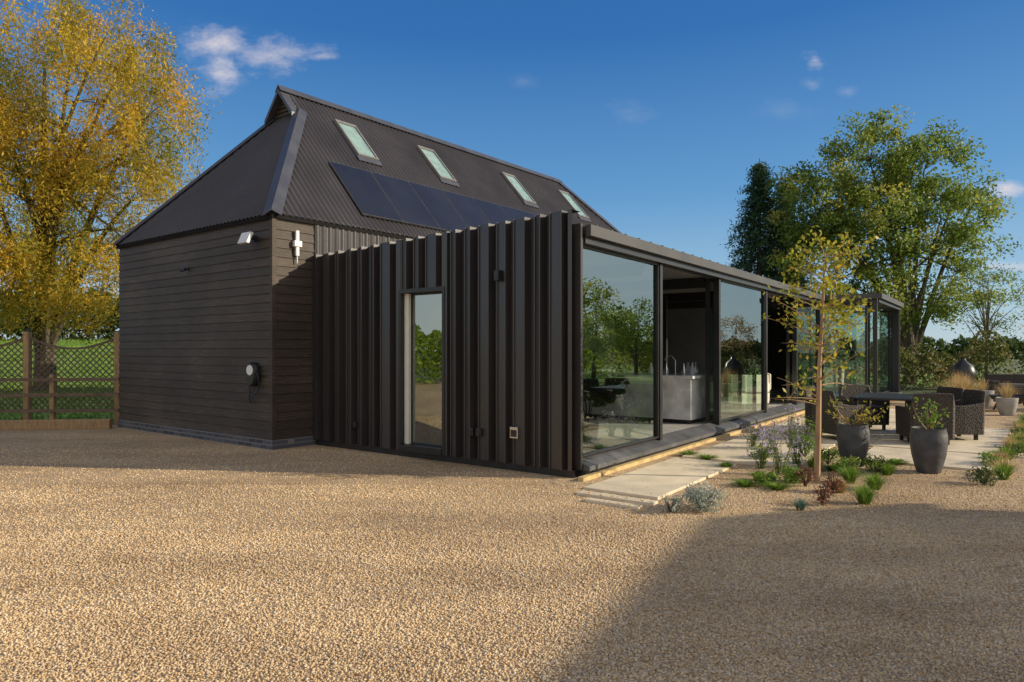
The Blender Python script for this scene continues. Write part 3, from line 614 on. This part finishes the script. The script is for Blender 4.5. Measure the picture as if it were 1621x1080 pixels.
def onext(name,label,cat,u,v,z=.2,rz=0,group=None):
    return top(name,label,cat,EW(u,v,z),ANG+rz,group)
IU,IV=5.75,1.65
isl=onext('kitchen_island','pale grey marble kitchen island inside the glazed room','kitchen island',IU,IV)
mb=MB(); mb.box(-.7,.7,-1.2,1.2,.08,.86); mb.obj('body',M['marble'],isl); mb=MB(); mb.box(-.65,.65,-1.15,1.15,0,.08); mb.obj('toe_kick',M['black'],isl)
mb=MB(); mb.box(-.76,.76,-1.26,1.26,.862,.92); mb.obj('worktop',M['marble'],isl,bevel=.006)
mb=MB(); mb.tube([(0,-.6,.92),(0,-.6,1.2),(0,-.52,1.3),(0,-.4,1.28),(0,-.38,1.2)],[.014]*5,8); mb.obj('tap',M['steel'],isl,smooth=True)
for k,(x,y) in enumerate(((-.3,-.9),(-.1,-1.0),(.2,-.95),(.3,-.75),(-.45,-.6),(-.5,-.3))):
    mb=MB(); mb.lathe([(.05,0),(.06,.08),(.03,.17),(.018,.2),(.02,.24)],12); o=mb.obj('bottle',M['white' if k%2 else 'steel'],smooth=True); o.location=EW(IU+x,IV+y,1.121); meta(o,'small kitchen bottle standing on the island worktop','bottle','bottles on the island')
cab=onext('kitchen_cabinet','tall dark kitchen cabinets along the back wall','cabinet',6.2,4.25)
mb=MB(); mb.box(-2.5,2.5,-.3,.33,0,2.2); mb.obj('carcass',M['cabm'],cab)
for i in range(5): mb=MB(); mb.box(-2.48+i,-1.52+i,-.325,-.302,.1,2.15); mb.obj('cabinet_door',M['cabm'],cab)
tb=onext('dining_table','dark wooden dining table inside the glazed room','table',2.2,2.3)
mb=MB(); mb.box(-.45,.45,-.95,.95,.72,.76); mb.obj('table_top',M['oak'],tb,bevel=.004)
for x in (-.38,.38):
    for y in (-.85,.85): mb=MB(); mb.box(x-.03,x+.03,y-.03,y+.03,0,.72); mb.obj('leg',M['black'],tb)
st=onext('bar_stool','slim black metal stool at the dining table','stool',2.9,1.7,.2,0,'stools by the dining table')
mb=MB(); mb.lathe([(.17,.62),(.18,.65),(.17,.67)],18); mb.obj('seat',M['oak'],st,smooth=True)
for i in range(4):
    a=i*math.pi/2+.785; mb=MB(); mb.tube([(math.cos(a)*.13,math.sin(a)*.13,.62),(math.cos(a)*.2,math.sin(a)*.2,0)],[.011,.011],6); mb.obj('leg',M['black'],st)
for (u,v) in ((2.9,2.4),(2.9,3.0),(1.45,1.7),(1.45,2.4),(1.45,3.0)): dup(st,EW(u,v,.2),ANG)
def armchair(name,label,cat,loc,rz,mat,group=None):
    A=top(name,label,cat,loc,rz,group); mb=MB()
    mb.box(-.38,.38,-.38,.34,.12,.4); mb.box(-.38,.38,.24,.4,.4,.82); mb.box(-.44,-.3,-.38,.36,.12,.6); mb.box(.3,.44,-.38,.36,.12,.6)
    mb.obj('body',mat,A,bevel=.03)
    mb=MB(); mb.box(-.29,.29,-.36,.23,.405,.5); mb.obj('cushion',mat,A,bevel=.03)
    for x in (-.33,.33):
        for y in (-.3,.3): mb=MB(); mb.tube([(x,y,.12),(x,y,0)],[.02,.014],8); mb.obj('leg',M['black'],A)
    return A
a1=armchair('armchair','cream fabric armchair inside the glazed room','armchair',EW(9.3,.75,.2),ANG+R_(150),M['cream'],'cream armchairs')
dup(a1,EW(10.5,.9,.2),ANG+R_(200)); dup(a1,EW(15.6,0,.2),ANG+R_(120))
hp=onext('house_plant','leafy potted plant behind the large glass pane','plant',1.75,.8)
mb=MB(); mb.lathe([(.14,0),(.18,.3),(.17,.31),(.15,.29)],20); mb.obj('pot',M['white'],hp,smooth=True)
mb=MB()
for i in range(8):
    a=i*.8; mb.tube([(0,0,.28),(math.cos(a)*.12,math.sin(a)*.12,.7),(math.cos(a)*.3,math.sin(a)*.3,1.0)],[.008,.006,.003],4)
mb.obj('stem',M['bark'],hp); cs=unit(12)*np.array([.4,.35,.3])+np.array([0,0,.95]); p,t=clumpleaves(cs,np.full(12,.24),1000); v,f_,tt=leafmesh(p,.06,t,.6); npobj('foliage',v,f_,L['green'],hp,tt)

# ------------------------------------------------------------ fittings
fl=top('floodlight','white security floodlight angled out from the timber wall','light',b3(-.04,.42,3.43)+Vector((CX,CY,0)),math.atan2(bw[1],bw[0]))
mb=MB(); mb.box(-.05,.05,0,.06,-.05,.05); mb.obox((0,.05,0),(0,.16,-.02),.03,.03); mb.obj('bracket',M['black'],fl)
mb=MB(); mb.add([(-.13,.12,.08),(.13,.12,.08),(.13,.2,-.10),(-.13,.2,-.10),(-.13,.17,.09),(.13,.17,.09),(.13,.25,-.09),(-.13,.25,-.09)],HEX); mb.obj('lamp_head',M['white'],fl)
se=top('wall_sensor','white upright sensor unit on the timber side wall','sensor',b3(.40,-.035,3.36)+Vector((CX,CY,0)),math.atan2(bu[1],bu[0]))
mb=MB(); mb.box(-.03,.03,-.05,0,-.2,.22); mb.box(-.07,.07,-.07,-.0,-.05,.05); mb.obj('housing',M['white'],se,bevel=.008); mb=MB(); mb.tube([(0,-.03,-.2),(0,-.03,-.32)],[.01,.01],6); mb.obj('cable',M['white'],se)
cm=top('security_camera','small black bullet camera on the timber wall','camera',b3(-.03,2.6,3.1)+Vector((CX,CY,0)),math.atan2(bw[1],bw[0]))
mb=MB(); mb.box(-.03,.03,0,.02,-.03,.03); mb.tube([(0,.02,0),(0,.07,-.01)],[.012,.012],8); mb.obj('bracket',M['black'],cm); mb=MB(); mb.tube([(-.07,.08,-.02),(.07,.1,-.03)],[.03,.03],12); mb.obj('camera_body',M['black'],cm,smooth=True)
ch=top('car_charger','black and white wall charger with looped cable','charger',b3(-.03,.42,1.21)+Vector((CX,CY,0)),math.atan2(bw[1],bw[0]))
mb=MB(); n=24
ring=lambda s,y:[(math.cos(2*math.pi*k/n)*.13*s,y,math.sin(2*math.pi*k/n)*.2*s) for k in range(n)]
vs=ring(1,0)+ring(1,.08)+ring(.85,.12); mb.add(vs,[(k,(k+1)%n,n+(k+1)%n,n+k) for k in range(n)]+[(n+k,n+(k+1)%n,2*n+(k+1)%n,2*n+k) for k in range(n)]+[tuple(range(2*n,3*n))]); mb.obj('housing',M['black'],ch,smooth=True)
mb=MB(); vs=[(x*.9,.125,z*.55+.07) for x,_,z in ring(.75,0)]; vs+= [(x*.9,.118,z*.55+.07) for x,_,z in ring(.78,0)]; mb.add(vs,[tuple(range(n))]+[(k,(k+1)%n,n+(k+1)%n,n+k) for k in range(n)]); mb.obj('face_plate',M['white'],ch)
mb=MB(); pts=[(math.cos(t)*(.16),.06+.02*math.sin(3*t),-.08+math.sin(t)*.26) for t in np.linspace(1.2,7.4,26)]+[(.12,.05,-.42),(.1,.03,-.48)]; mb.tube(pts,[.014]*len(pts),6); mb.obj('cable',M['black'],ch,smooth=True)
def wallbox(name,label,v,z,w,h,mat,d=.03,u=-.05):
    o=onext(name,label,'fitting',u,v,z); mb=MB(); mb.box(-d,.03,-w/2,w/2,-h/2,h/2); mb.obj('housing',mat,o,bevel=.006)
    mb=MB(); mb.box(-d-.006,-d,-w*.35,w*.35,-h*.35,h*.25); mb.obj('cover',M['black'],o); return o
wallbox('wall_lamp','small black wall lamp on the fluted cladding',1.12,2.6,.08,.14,M['black'],.08)
wallbox('outdoor_socket','steel covered socket low on the fluted cladding',.86,.52,.13,.15,M['steel'],.04)
wallbox('vent_cover','small black vent low on the fluted cladding',1.62,.48,.11,.11,M['darkmetal'])
wallbox('vent_cover','small black vent low on the fluted cladding',1.47,.48,.09,.11,M['darkmetal'])
wallbox('vent_cover','small black vent low on the fluted cladding',4.0,.42,.07,.09,M['darkmetal'])

# ------------------------------------------------------------ fences
FA=Vector((-8.22,14.15,0)); FB=Vector((-14.0,13.6,0)); fd=(FB-FA).normalized()
rf=top('post_and_rail_fence','weathered brown post and rail fence beside the barn','fence',FA)
for s in (1.35,2.9,4.4): mb=MB(); p=fd*s; mb.box(p.x-.045,p.x+.045,p.y-.045,p.y+.045,-.05,1.1); mb.obj('post',M['fencepost'],rf,bevel=.004)
for z in (.35,.68,1.0): mb=MB(); mb.obox(Vector((0,-.07,z)),fd*5.5+Vector((0,-.07,z)),.035,.07); mb.obj('rail',M['fence'],rf)
sb=MB(); sb.obox(Vector((0,-.35,.1)),fd*5.6+Vector((0,-.5,.1)),.12,.2); o=sb.obj('timber_sleeper',M['fencepost'],bevel=.01); o.location=FA; meta(o,'brown timber sleeper edging in front of the fence','sleeper')
tf=top('trellis_fence','brown diamond trellis fence with tall tan posts','fence',FA+Vector((0,.45,0)))
for s in (.3,2.15,4.1): mb=MB(); p=fd*s; mb.box(p.x-.06,p.x+.06,p.y-.06,p.y+.06,-.05,2.0); mb.obj('post',M['fencepost'],tf,bevel=.005)
for s0,s1 in ((.36,2.09),(2.21,4.04)):
    mb=MB(); W_=s1-s0
    def zt(t): return 1.86-.22*math.sin(math.pi*min(max(t,0),1))
    k=int(W_/.13)+14
    for sg in (1,-1):
        for i in range(-14,k+14):
            z0,z1=.3,1.9; steps=np.linspace(z0,z1,40); run=[]
            for z in steps:
                s=i*.13+sg*(z-z0)*1.0
                if 0<=s<=W_ and z<=zt(s/W_): run.append((s,z))
            if len(run)>1:
                a=fd*(s0+run[0][0])+Vector((0,sg*.008,run[0][1])); b=fd*(s0+run[-1][0])+Vector((0,sg*.008,run[-1][1])); mb.obox(a,b,.012,.022)
    for i in range(16):
        t0,t1=i/16,(i+1)/16; mb.obox(fd*(s0+W_*t0)+Vector((0,0,zt(t0))),fd*(s0+W_*t1)+Vector((0,0,zt(t1))),.04,.045)
    mb.obox(fd*s0+Vector((0,0,.3)),fd*s1+Vector((0,0,.3)),.04,.05)
    mb.obj('trellis_panel',M['fence'],tf)

# ------------------------------------------------------------ trees
tree('willow_tree','tall autumn willow with yellow orange foliage behind the fence',(-14.9,21.5,.3),
 [(-13.6,20.5,9.4,3.8,3,3.0),(-10.8,19.8,8.4,1.7,1.6,2.2),(-13.7,20,5.4,3.0,2.6,2.4),(-11.2,19.8,6.0,1.7,1.6,1.9),(-15.6,20,6.8,2.8,2.5,4.2),(-12.4,20.5,12.0,1.8,1.6,1.5),(-14.6,18.6,3.9,2.6,1.3,1.2,1.7),(-11.6,18.8,3.9,1.3,1.0,1.1,1.5)],
 520,120000,.62,.062,L['willow'],tr=.27,fork=3.4,down=1.1,limbs=26,aspect=.3,minz=3.0,ex=.65,twigr=.022,ntw=360,stems=5)
tree('ash_tree','large broad green tree beyond the house',(18.9,32,0),
 [(17.0,32,10.6,2.2,2.2,2.0),(14.6,32,8.5,2.3,2.2,2.0),(19.6,32,10.2,1.8,2.0,1.8),(20.4,32,7.9,2.4,2.2,1.7),(17.0,32,7.3,2.8,2.6,2.2),(22.2,32,9.0,1.4,1.2,1.0),(21.0,32,5.0,2.2,1.8,1.9,.45),(14.3,32,5.4,2.2,1.5,1.9),(17.8,31,4.2,3,1.5,1.5,.6),(22.3,32,6.3,1.3,1.0,.8,.6)],
 400,56000,.78,.085,L['ash'],tr=.25,fork=2.0,limbs=20,aspect=.5,ex=.62,twigr=.02,ntw=340,stems=7)
def conifer(name,label,base,H,R,n):
    T=top(name,label,'tree',base); mb=MB(); mb.tube([(0,0,-.2),(0,0,H*.5),(0,0,H)],[.25,.15,.02],8)
    C=[];t_=[]; nb=260
    for i in range(nb):
        z=H*(.08+.9*(i/nb)); r=R*(1-z/H)**.9*random.uniform(.55,1.15)+.1; a=i*2.399+random.uniform(-.3,.3)
        e=Vector((math.cos(a)*r,math.sin(a)*r,z-.12*r)); s=Vector((0,0,z))
        if i%2==0: mb.tube([s,s.lerp(e,.5)+Vector((0,0,.03)),e],[.03,.02,.008],4)
        m=int(n/nb*(r/R*1.4+.35)); tt=rng.uniform(.15,1,m)**.7
        p=np.array(s)[None]*(1-tt[:,None])+np.array(e)[None]*tt[:,None]+rng.normal(0,1,(m,3))*np.array([.16,.16,.09])*(.5+.6*tt[:,None]); p[:,2]-=.15*tt
        C.append(p); t_.append(rng.normal(.45,.2,m)+.2*(tt-.5))
    mb.obj('trunk',M['bark'],T); p=np.concatenate(C); v,f_,tt=leafmesh(p,.12,np.concatenate(t_),.22); npobj('crown',v,f_,L['fir'],T,tt); return T
conifer('fir_tree','dense dark green conifer beyond the extension',(12.5,34,0),11.3,3.5,34000)
conifer('fir_tree','dark conifer half hidden behind the broad tree',(14.6,36,0),10.8,3.0,24000)
for (x,y,h,r) in ((26,17.5,5.6,2.2),(28.5,21.5,5.6,2.4),(27,13.5,4.6,2.0),(31,25.5,5.4,2.4)):
    tree('garden_tree','bushy garden tree across the yard',(x,y,0),[(x,y,h*.6,r,r,h*.38),(x+.5,y+.6,h*.4,r*.9,r,h*.35)],70,6500,.7,.10,L['sunny'],tr=.10,fork=.8,limbs=7,group='garden trees across the yard')
def hedge(name,label,a,b,h,w,n,ls,mat,z0=0,cat='hedge',stuff=False,wob=1):
    a=np.array(a);b=np.array(b); t=rng.uniform(0,1,n); L_=np.linalg.norm(b-a); nrm=np.array([-(b-a)[1],(b-a)[0]])/L_
    ph=rng.uniform(0,6,4); hh=h*(1+wob*(.12*np.sin(t*L_*1.1+ph[0])+.1*np.sin(t*L_*2.3+ph[1])+.05*np.sin(t*L_*6+ph[2])))
    q=rng.uniform(-1,1,n); zz=rng.uniform(0,1,n)**.6; e=rng.uniform(.75,1,n)
    q=np.where(rng.uniform(0,1,n)<.6,np.sign(q)*e,q)*np.sqrt(np.clip(1.02-zz**3,0,1))
    p=np.stack([a[0]+(b-a)[0]*t+nrm[0]*q*w,a[1]+(b-a)[1]*t+nrm[1]*q*w,z0+hh*zz],1)
    tint=.4+.25*np.sin(t*L_*1.7+ph[3])*np.sin(zz*4)+rng.normal(0,.18,n)
    v,f_,tt=leafmesh(p,ls,tint,.5); o=npobj(name,v,f_,mat,None,tt)
    o['label']=label; o['category']=cat
    if stuff: o['kind']='stuff'
    return o
hedge('hedge','dark green hedge on top of the grass bank',(-45,40.5),(-12,38.8),2.9,1.4,26000,.15,L['hedge'],1.9)
hedge('shrub_border','mixed autumn shrubs bordering the far garden',(14.5,27.5),(20.5,28.5),1.7,1.0,7000,.08,L['scrub'],wob=2)
hedge('hedge','low dark hedge at the edge of the yard',(19.6,25.5),(36,29),1.25,.7,12000,.07,L['scrub'],wob=1.4)
hedge('hedge','sunny green hedge across the yard',(33,8),(38,34),2.6,.9,12000,.14,L['sunny'])
hedge('distant_hedgerow','far hedgerow along the horizon',(-120,95),(160,95),3.0,2,22000,.45,L['hedge'],0,'hedgerow',True)
hedge('distant_hedgerow','far hedgerow along the horizon',(110,-60),(110,95),3.5,2,12000,.45,L['hedge'],0,'hedgerow',True)
hedge('hedge','tall mixed hedge across the driveway',(-24,-8),(-24,13),2.7,1.2,22000,.12,L['sunny'])
tree('bare_shrub_tree','thin sparse shrub at the edge of the yard',(20.6,25.2,0),[(20.6,25.2,2.4,1.2,1.0,.9)],60,2000,.35,.05,L['straw'],tr=.05,fork=.6,limbs=12,twigr=.01)
tree('bare_shrub_tree','sparse young tree with thin branches beside the broad tree',(20.8,29.5,0),[(20.8,29.5,3.8,1.8,1.5,1.7)],120,3000,.45,.055,L['ash'],tr=.08,fork=1.2,limbs=24,twigr=.014,ex=.6)
# neighbouring house
NB=top('neighbour_house','pale rendered gabled house across the yard','house',(2.03+.992*5.3/math.tan(EL)-.22,6.44-.125*5.3/math.tan(EL),0))
rd=Vector((-.475,-.88,0)); gd=Vector((-.88,.475,0)); Hh=5.3; hw=2.5; dr_=1.85
mb=MB(); Lr=12
A=lambda l,w,z: rd*l+gd*w+Vector((0,0,z))
vs=[A(0.2,hw-.15,0),A(0.2,-hw+.15,0),A(0.2,-hw+.15,Hh-dr_),A(.2,0,Hh-.1),A(.2,hw-.15,Hh-dr_),A(Lr,hw-.15,0),A(Lr,-hw+.15,0),A(Lr,-hw+.15,Hh-dr_),A(Lr,0,Hh-.1),A(Lr,hw-.15,Hh-dr_)]
mb.add(vs,[(0,1,2,3,4),(9,8,7,6,5),(0,4,9,5),(1,6,7,2)]); mb.obj('wall',M['render'],NB)
mb=MB()
for sg in (1,-1):
    q=[A(0,0,Hh),A(Lr+.2,0,Hh),A(Lr+.2,sg*hw,Hh-dr_),A(0,sg*hw,Hh-dr_)]; q+= [x-Vector((0,0,.12)) for x in q]
    mb.add(q,[(0,1,2,3),(7,6,5,4),(0,4,5,1),(1,5,6,2),(2,6,7,3),(3,7,4,0)])
mb.obj('roof',M['tile'],NB)

# ------------------------------------------------------------ garden
yt=(3.73,8.24,0)
T=top('young_tree','slender young tree with sparse yellowing leaves in the gravel bed','tree',yt)
mb=MB(); tk=[Vector((0,0,-.05)),Vector((.02,0,.7)),Vector((.04,.02,1.4)),Vector((.07,0,2.0)),Vector((.10,.02,2.6)),Vector((.16,0,2.95))]; mb.tube(tk,[.042,.034,.027,.018,.011,.004],8)
tips=[]
for i in range(40):
    z=random.uniform(.9,2.75)
    s=Vector((.02+.035*z,0,z)); a=random.uniform(0,6.28); ln=random.uniform(.3,.72)*(1.15-.25*z/2.7)
    e=s+Vector((math.cos(a)*ln,math.sin(a)*ln,random.uniform(-.1,.45)*ln*1.6)); pts=bez(s,s.lerp(e,.5)+Vector((0,0,.06)),e+Vector((0,0,.02)),5)
    mb.tube(pts,[.009,.007,.006,.004,.003,.002],4); tips+=pts[1:]
    for j in range(2):
        q=pts[random.randint(2,4)]; e2=q+Vector((random.uniform(-.2,.2),random.uniform(-.2,.2),random.uniform(-.05,.2))); mb.tube([q,e2],[.003,.0015],3); tips+=[e2,q.lerp(e2,.5)]
mb.obj('trunk',M['youngbark'],T,smooth=True)
tp2=np.array([t[:] for t in tips]); n=1800; idx=rng.integers(0,len(tp2),n); w_=tp2[idx]+rng.normal(0,.05,(n,3)); kk=(rng.uniform(0,1,n)<np.clip((w_[:,2]-.9)/1.3,.12,1)); w_=w_[kk]
v,f_,tt=leafmesh(w_,.036,rng.normal(.5,.28,len(w_)),.5); npobj('crown',v,f_,L['young'],T,tt)
def planter(loc,h,r,label,twigs=True):
    P_=top('planter',label,'planter',loc,group='charcoal planters on the patio'); mb=MB()
    pr=[(.62,0),(.72,.12),(.9,.4),(1,.68),(.98,.86),(.9,.97),(.93,1.0),(.86,1.0),(.82,.93)]
    mb.lathe([(r*a,h*b) for a,b in pr],28); mb.obj('pot',M['pot'],P_,smooth=True)
    mb=MB(); mb.lathe([(.1,h*.925),(r*.83,h*.93)],20); mb.obj('soil',M['soil'],P_)
    mb=MB(); tip=[]
    for i in range(16 if twigs else 8):
        a=random.uniform(0,6.28); q=random.uniform(.5,1.3)*r*(1.5 if twigs else .8); e=Vector((math.cos(a)*q,math.sin(a)*q,h+random.uniform(.12,.36)))
        pts=bez(Vector((0,0,h*.92)),Vector((math.cos(a)*q*.7,math.sin(a)*q*.7,h+.08)),e,5); mb.tube(pts,[.008,.007,.006,.005,.003,.002],4); tip+=pts[2:]
    mb.obj('stem',M['youngbark'],P_); tp=np.array([t[:] for t in tip]); n=150 if twigs else 200
    p=tp[rng.integers(0,len(tp),n)]+rng.normal(0,.035,(n,3)); v,f_,tt=leafmesh(p,.027,rng.normal(.5,.25,n),.45); npobj('foliage',v,f_,L['young' if twigs else 'green'],P_,tt)
planter((4.66,9.2,.03),.57,.205,'tall charcoal ovoid planter with arching twiggy plant')
planter((5.47,8.84,.0),.585,.22,'tall charcoal ovoid planter with small leafy plant',False)
for (x,y,s) in ((13.0,18.6,.8),(12.2,16.6,.7)):
    P_=top('planter','pale grey planter at the patio edge','planter',(x,y,0)); mb=MB(); mb.lathe([(.2*s,0),(.3*s,.3*s),(.34*s,.62*s),(.31*s,.63*s),(.28*s,.55*s)],22); mb.obj('pot',M['potgrey'],P_,smooth=True)
    tuftobj('foliage','', (0,0,.5*s),.3,.5,120,.006,L['straw'],parent=P_)
def wchair(loc,rz,label):
    C=top('wicker_chair',label,'chair',loc,rz,'wicker chairs around the patio table'); mb=MB()
    path=[(-.3,-.32),(-.31,0),(-.31,.27),(-.27,.31),(0,.31),(.27,.31),(.31,.27),(.31,0),(.3,-.32)]; hs_=[.60,.61,.66,.86,.87,.86,.66,.61,.60]
    vs=[];fs=[]
    for (x,y),h in zip(path,hs_):
        vs+=[(x,y,.1),(x*1.10,y*1.10,.1),(x*1.12,y*1.15,h),(x*1.0,y*1.02,h)]
    for i in range(len(path)-1):
        a=i*4;b=a+4
        for j in range(4): fs.append((a+j,a+(j+1)%4,b+(j+1)%4,b+j))
    fs+=[(3,2,1,0),(len(vs)-4,len(vs)-3,len(vs)-2,len(vs)-1)]
    mb.add(vs,fs); mb.obj('backrest',M['wicker'],C,bevel=.012)
    mb=MB(); mb.box(-.29,.29,-.33,.24,.1,.4); mb.obj('seat',M['wicker'],C,bevel=.01)
    mb=MB(); mb.box(-.26,.26,-.31,.22,.403,.47); mb.obj('cushion',M['cushion'],C,bevel=.02)
    for x in (-.26,.26):
        for y in (-.28,.22): mb=MB(); mb.box(x-.025,x+.025,y-.025,y+.025,0,.1); mb.obj('leg',M['black'],C)
    return C
tcx,tcy=EW(6.9,-2.6)[:2]
c0=wchair((tcx+.1,tcy-.95,.03),R_(170),'dark wicker armchair with its back turned, beside the patio table')
for (dx,dy,r) in ((-1.05,-.35,100),(1.0,-.35,-95),(1.15,.45,-80),(-.75,.75,50),(.15,1.15,0)):
    dup(c0,(tcx+dx,tcy+dy,.03),R_(r),'dark brown wicker armchair drawn up to the patio table')
TT=top('patio_table','dark round-edged patio table on the paving','table',(tcx,tcy,.03),ANG)
mb=MB(); mb.box(-.8,.8,-.5,.5,.7,.74); mb.obj('table_top',M['darkmetal'],TT,bevel=.01)
for x in (-.7,.7):
    for y in (-.42,.42): mb=MB(); mb.box(x-.03,x+.03,y-.03,y+.03,0,.7); mb.obj('leg',M['wicker'],TT)
kb=top('egg_grill','black egg shaped grill on a stand','grill',(13.4,20.0,0))
mb=MB(); mb.lathe([(.12,.55),(.27,.65),(.33,.85),(.33,.95),(.26,1.15),(.1,1.28),(.06,1.36),(.07,1.4)],24); mb.obj('body',M['black'],kb,smooth=True)
for i in range(4): mb=MB(); a=i*1.571; mb.tube([(math.cos(a)*.3,math.sin(a)*.3,0),(math.cos(a)*.22,math.sin(a)*.22,.62)],[.025,.025],6); mb.obj('leg',M['black'],kb)
fp=top('fire_pit','low dark metal bowl fire pit on the gravel','fire pit',(13.2,17.8,0))
mb=MB(); mb.lathe([(.2,.2),(.42,.3),(.5,.42),(.47,.42),(.38,.33)],24); mb.obj('bowl',M['black'],fp,smooth=True)
for i in range(3): mb=MB(); a=i*2.094; mb.tube([(math.cos(a)*.42,math.sin(a)*.42,0),(math.cos(a)*.3,math.sin(a)*.3,.28)],[.025,.025],6); mb.obj('leg',M['black'],fp)
sf_=top('garden_sofa','long dark outdoor sofa beside the hedge','sofa',(16.6,21.3,0),R_(-10))
mb=MB(); mb.box(-1.3,1.3,-.4,.35,.1,.42); mb.box(-1.3,1.3,.25,.42,.42,.85); mb.box(-1.45,-1.25,-.4,.4,.1,.65); mb.box(1.25,1.45,-.4,.4,.1,.65); mb.obj('body',M['wicker'],sf_,bevel=.02)
for x in (-.82,0,.82): mb=MB(); mb.box(x-.39,x+.39,-.38,.22,.425,.55); mb.obj('cushion',M['cushion'],sf_,bevel=.03)
def gp(px,py): y=1705.6/(py-555); return ((px-810.5)/1066*y,y,0)
bushobj('santolina_bush','rounded silver grey shrub in the gravel',gp(1115,808),.24,.27,1300,.02,L['silver'],group='silver shrubs')
bushobj('santolina_bush','small wispy silver shrub in the gravel',gp(1062,812),.13,.18,320,.018,L['silver'],group='silver shrubs')
for (px_,py_,r,h) in ((1235,752,.24,.5),(1205,742,.22,.4),(1262,738,.24,.5),(1225,715,.26,.45),(1190,712,.26,.36),(1250,705,.28,.6)):
    asterobj('loose clump of pale purple asters by the path',gp(px_,py_),r,h,'purple asters by the path')
for (px_,py_,r,h) in ((1275,725,.25,.35),(1310,735,.2,.28),(1255,765,.2,.2),(1215,768,.16,.16),(1340,752,.2,.25),(1390,748,.2,.25),(1275,700,.3,.5),(1205,728,.2,.22)):
    bushobj('leafy_perennial','low leafy green perennial in the gravel bed',gp(px_,py_),r,h,520,.022,L['green'],group='green perennials in the bed')
for (px_,py_,r,h,m_) in ((1368,798,.2,.22,'green'),(1385,775,.2,.2,'green'),(1345,765,.2,.22,'green'),(1150,742,.14,.1,'green'),(1200,760,.14,.12,'green'),(1330,780,.15,.16,'straw'),(1405,752,.18,.16,'green'),(1290,745,.2,.25,'green')):
    tuftobj('grass_tuft','low green tufted grass in the gravel bed',gp(px_,py_),r,h,420,.0035,L[m_],group='grass tufts in the gravel bed')
tuftobj('grass_tuft','small blue green fescue tuft in the gravel',gp(1267,808),.11,.12,260,.003,L['teal'],group='grass tufts in the gravel bed')
for (px_,py_) in ((1303,800),(1318,780),(1275,770)): bushobj('heuchera_plant','small reddish leafed perennial near the young tree',gp(px_,py_),.12,.26,160,.024,L['red'],group='reddish perennials')
for i in range(26):
    t=i/25; x=5.3+(12.5-5.3)*t+random.uniform(-.12,.12); y=8.1+(16.6-8.1)*t+random.uniform(-.12,.12)
    if i%3==0: bushobj('border_plant','low mixed perennial along the gravel border',(x+.45,y,0),.2,.22,420,.022,L['green' if i%2 else 'hedge'],group='border perennials')
    else: tuftobj('border_plant','low tufted perennial along the gravel border',(x+.45,y,0),.22,.22,260,.005,L['green' if i%2 else 'straw'],group='border perennials')
for (x,y,r,h) in ((12.2,18.2,.55,.95),(12.9,19.4,.6,1.0),(11.6,17.4,.4,.6),(13.9,18.9,.4,.7)):
    tuftobj('ornamental_grass','tall straw coloured ornamental grass by the patio',(x,y,0),r,h,700,.006,L['straw'],group='straw ornamental grasses')
for (px_,py_) in ((1090,722),(1120,728),(1180,770),(1250,690),(1230,775),(1320,745),(1420,735)):
    tuftobj('creeping_plant','flat creeping ground plant beside the paving',gp(px_,py_),.22,.08,300,.006,L['green'],group='creeping plants beside the paving')
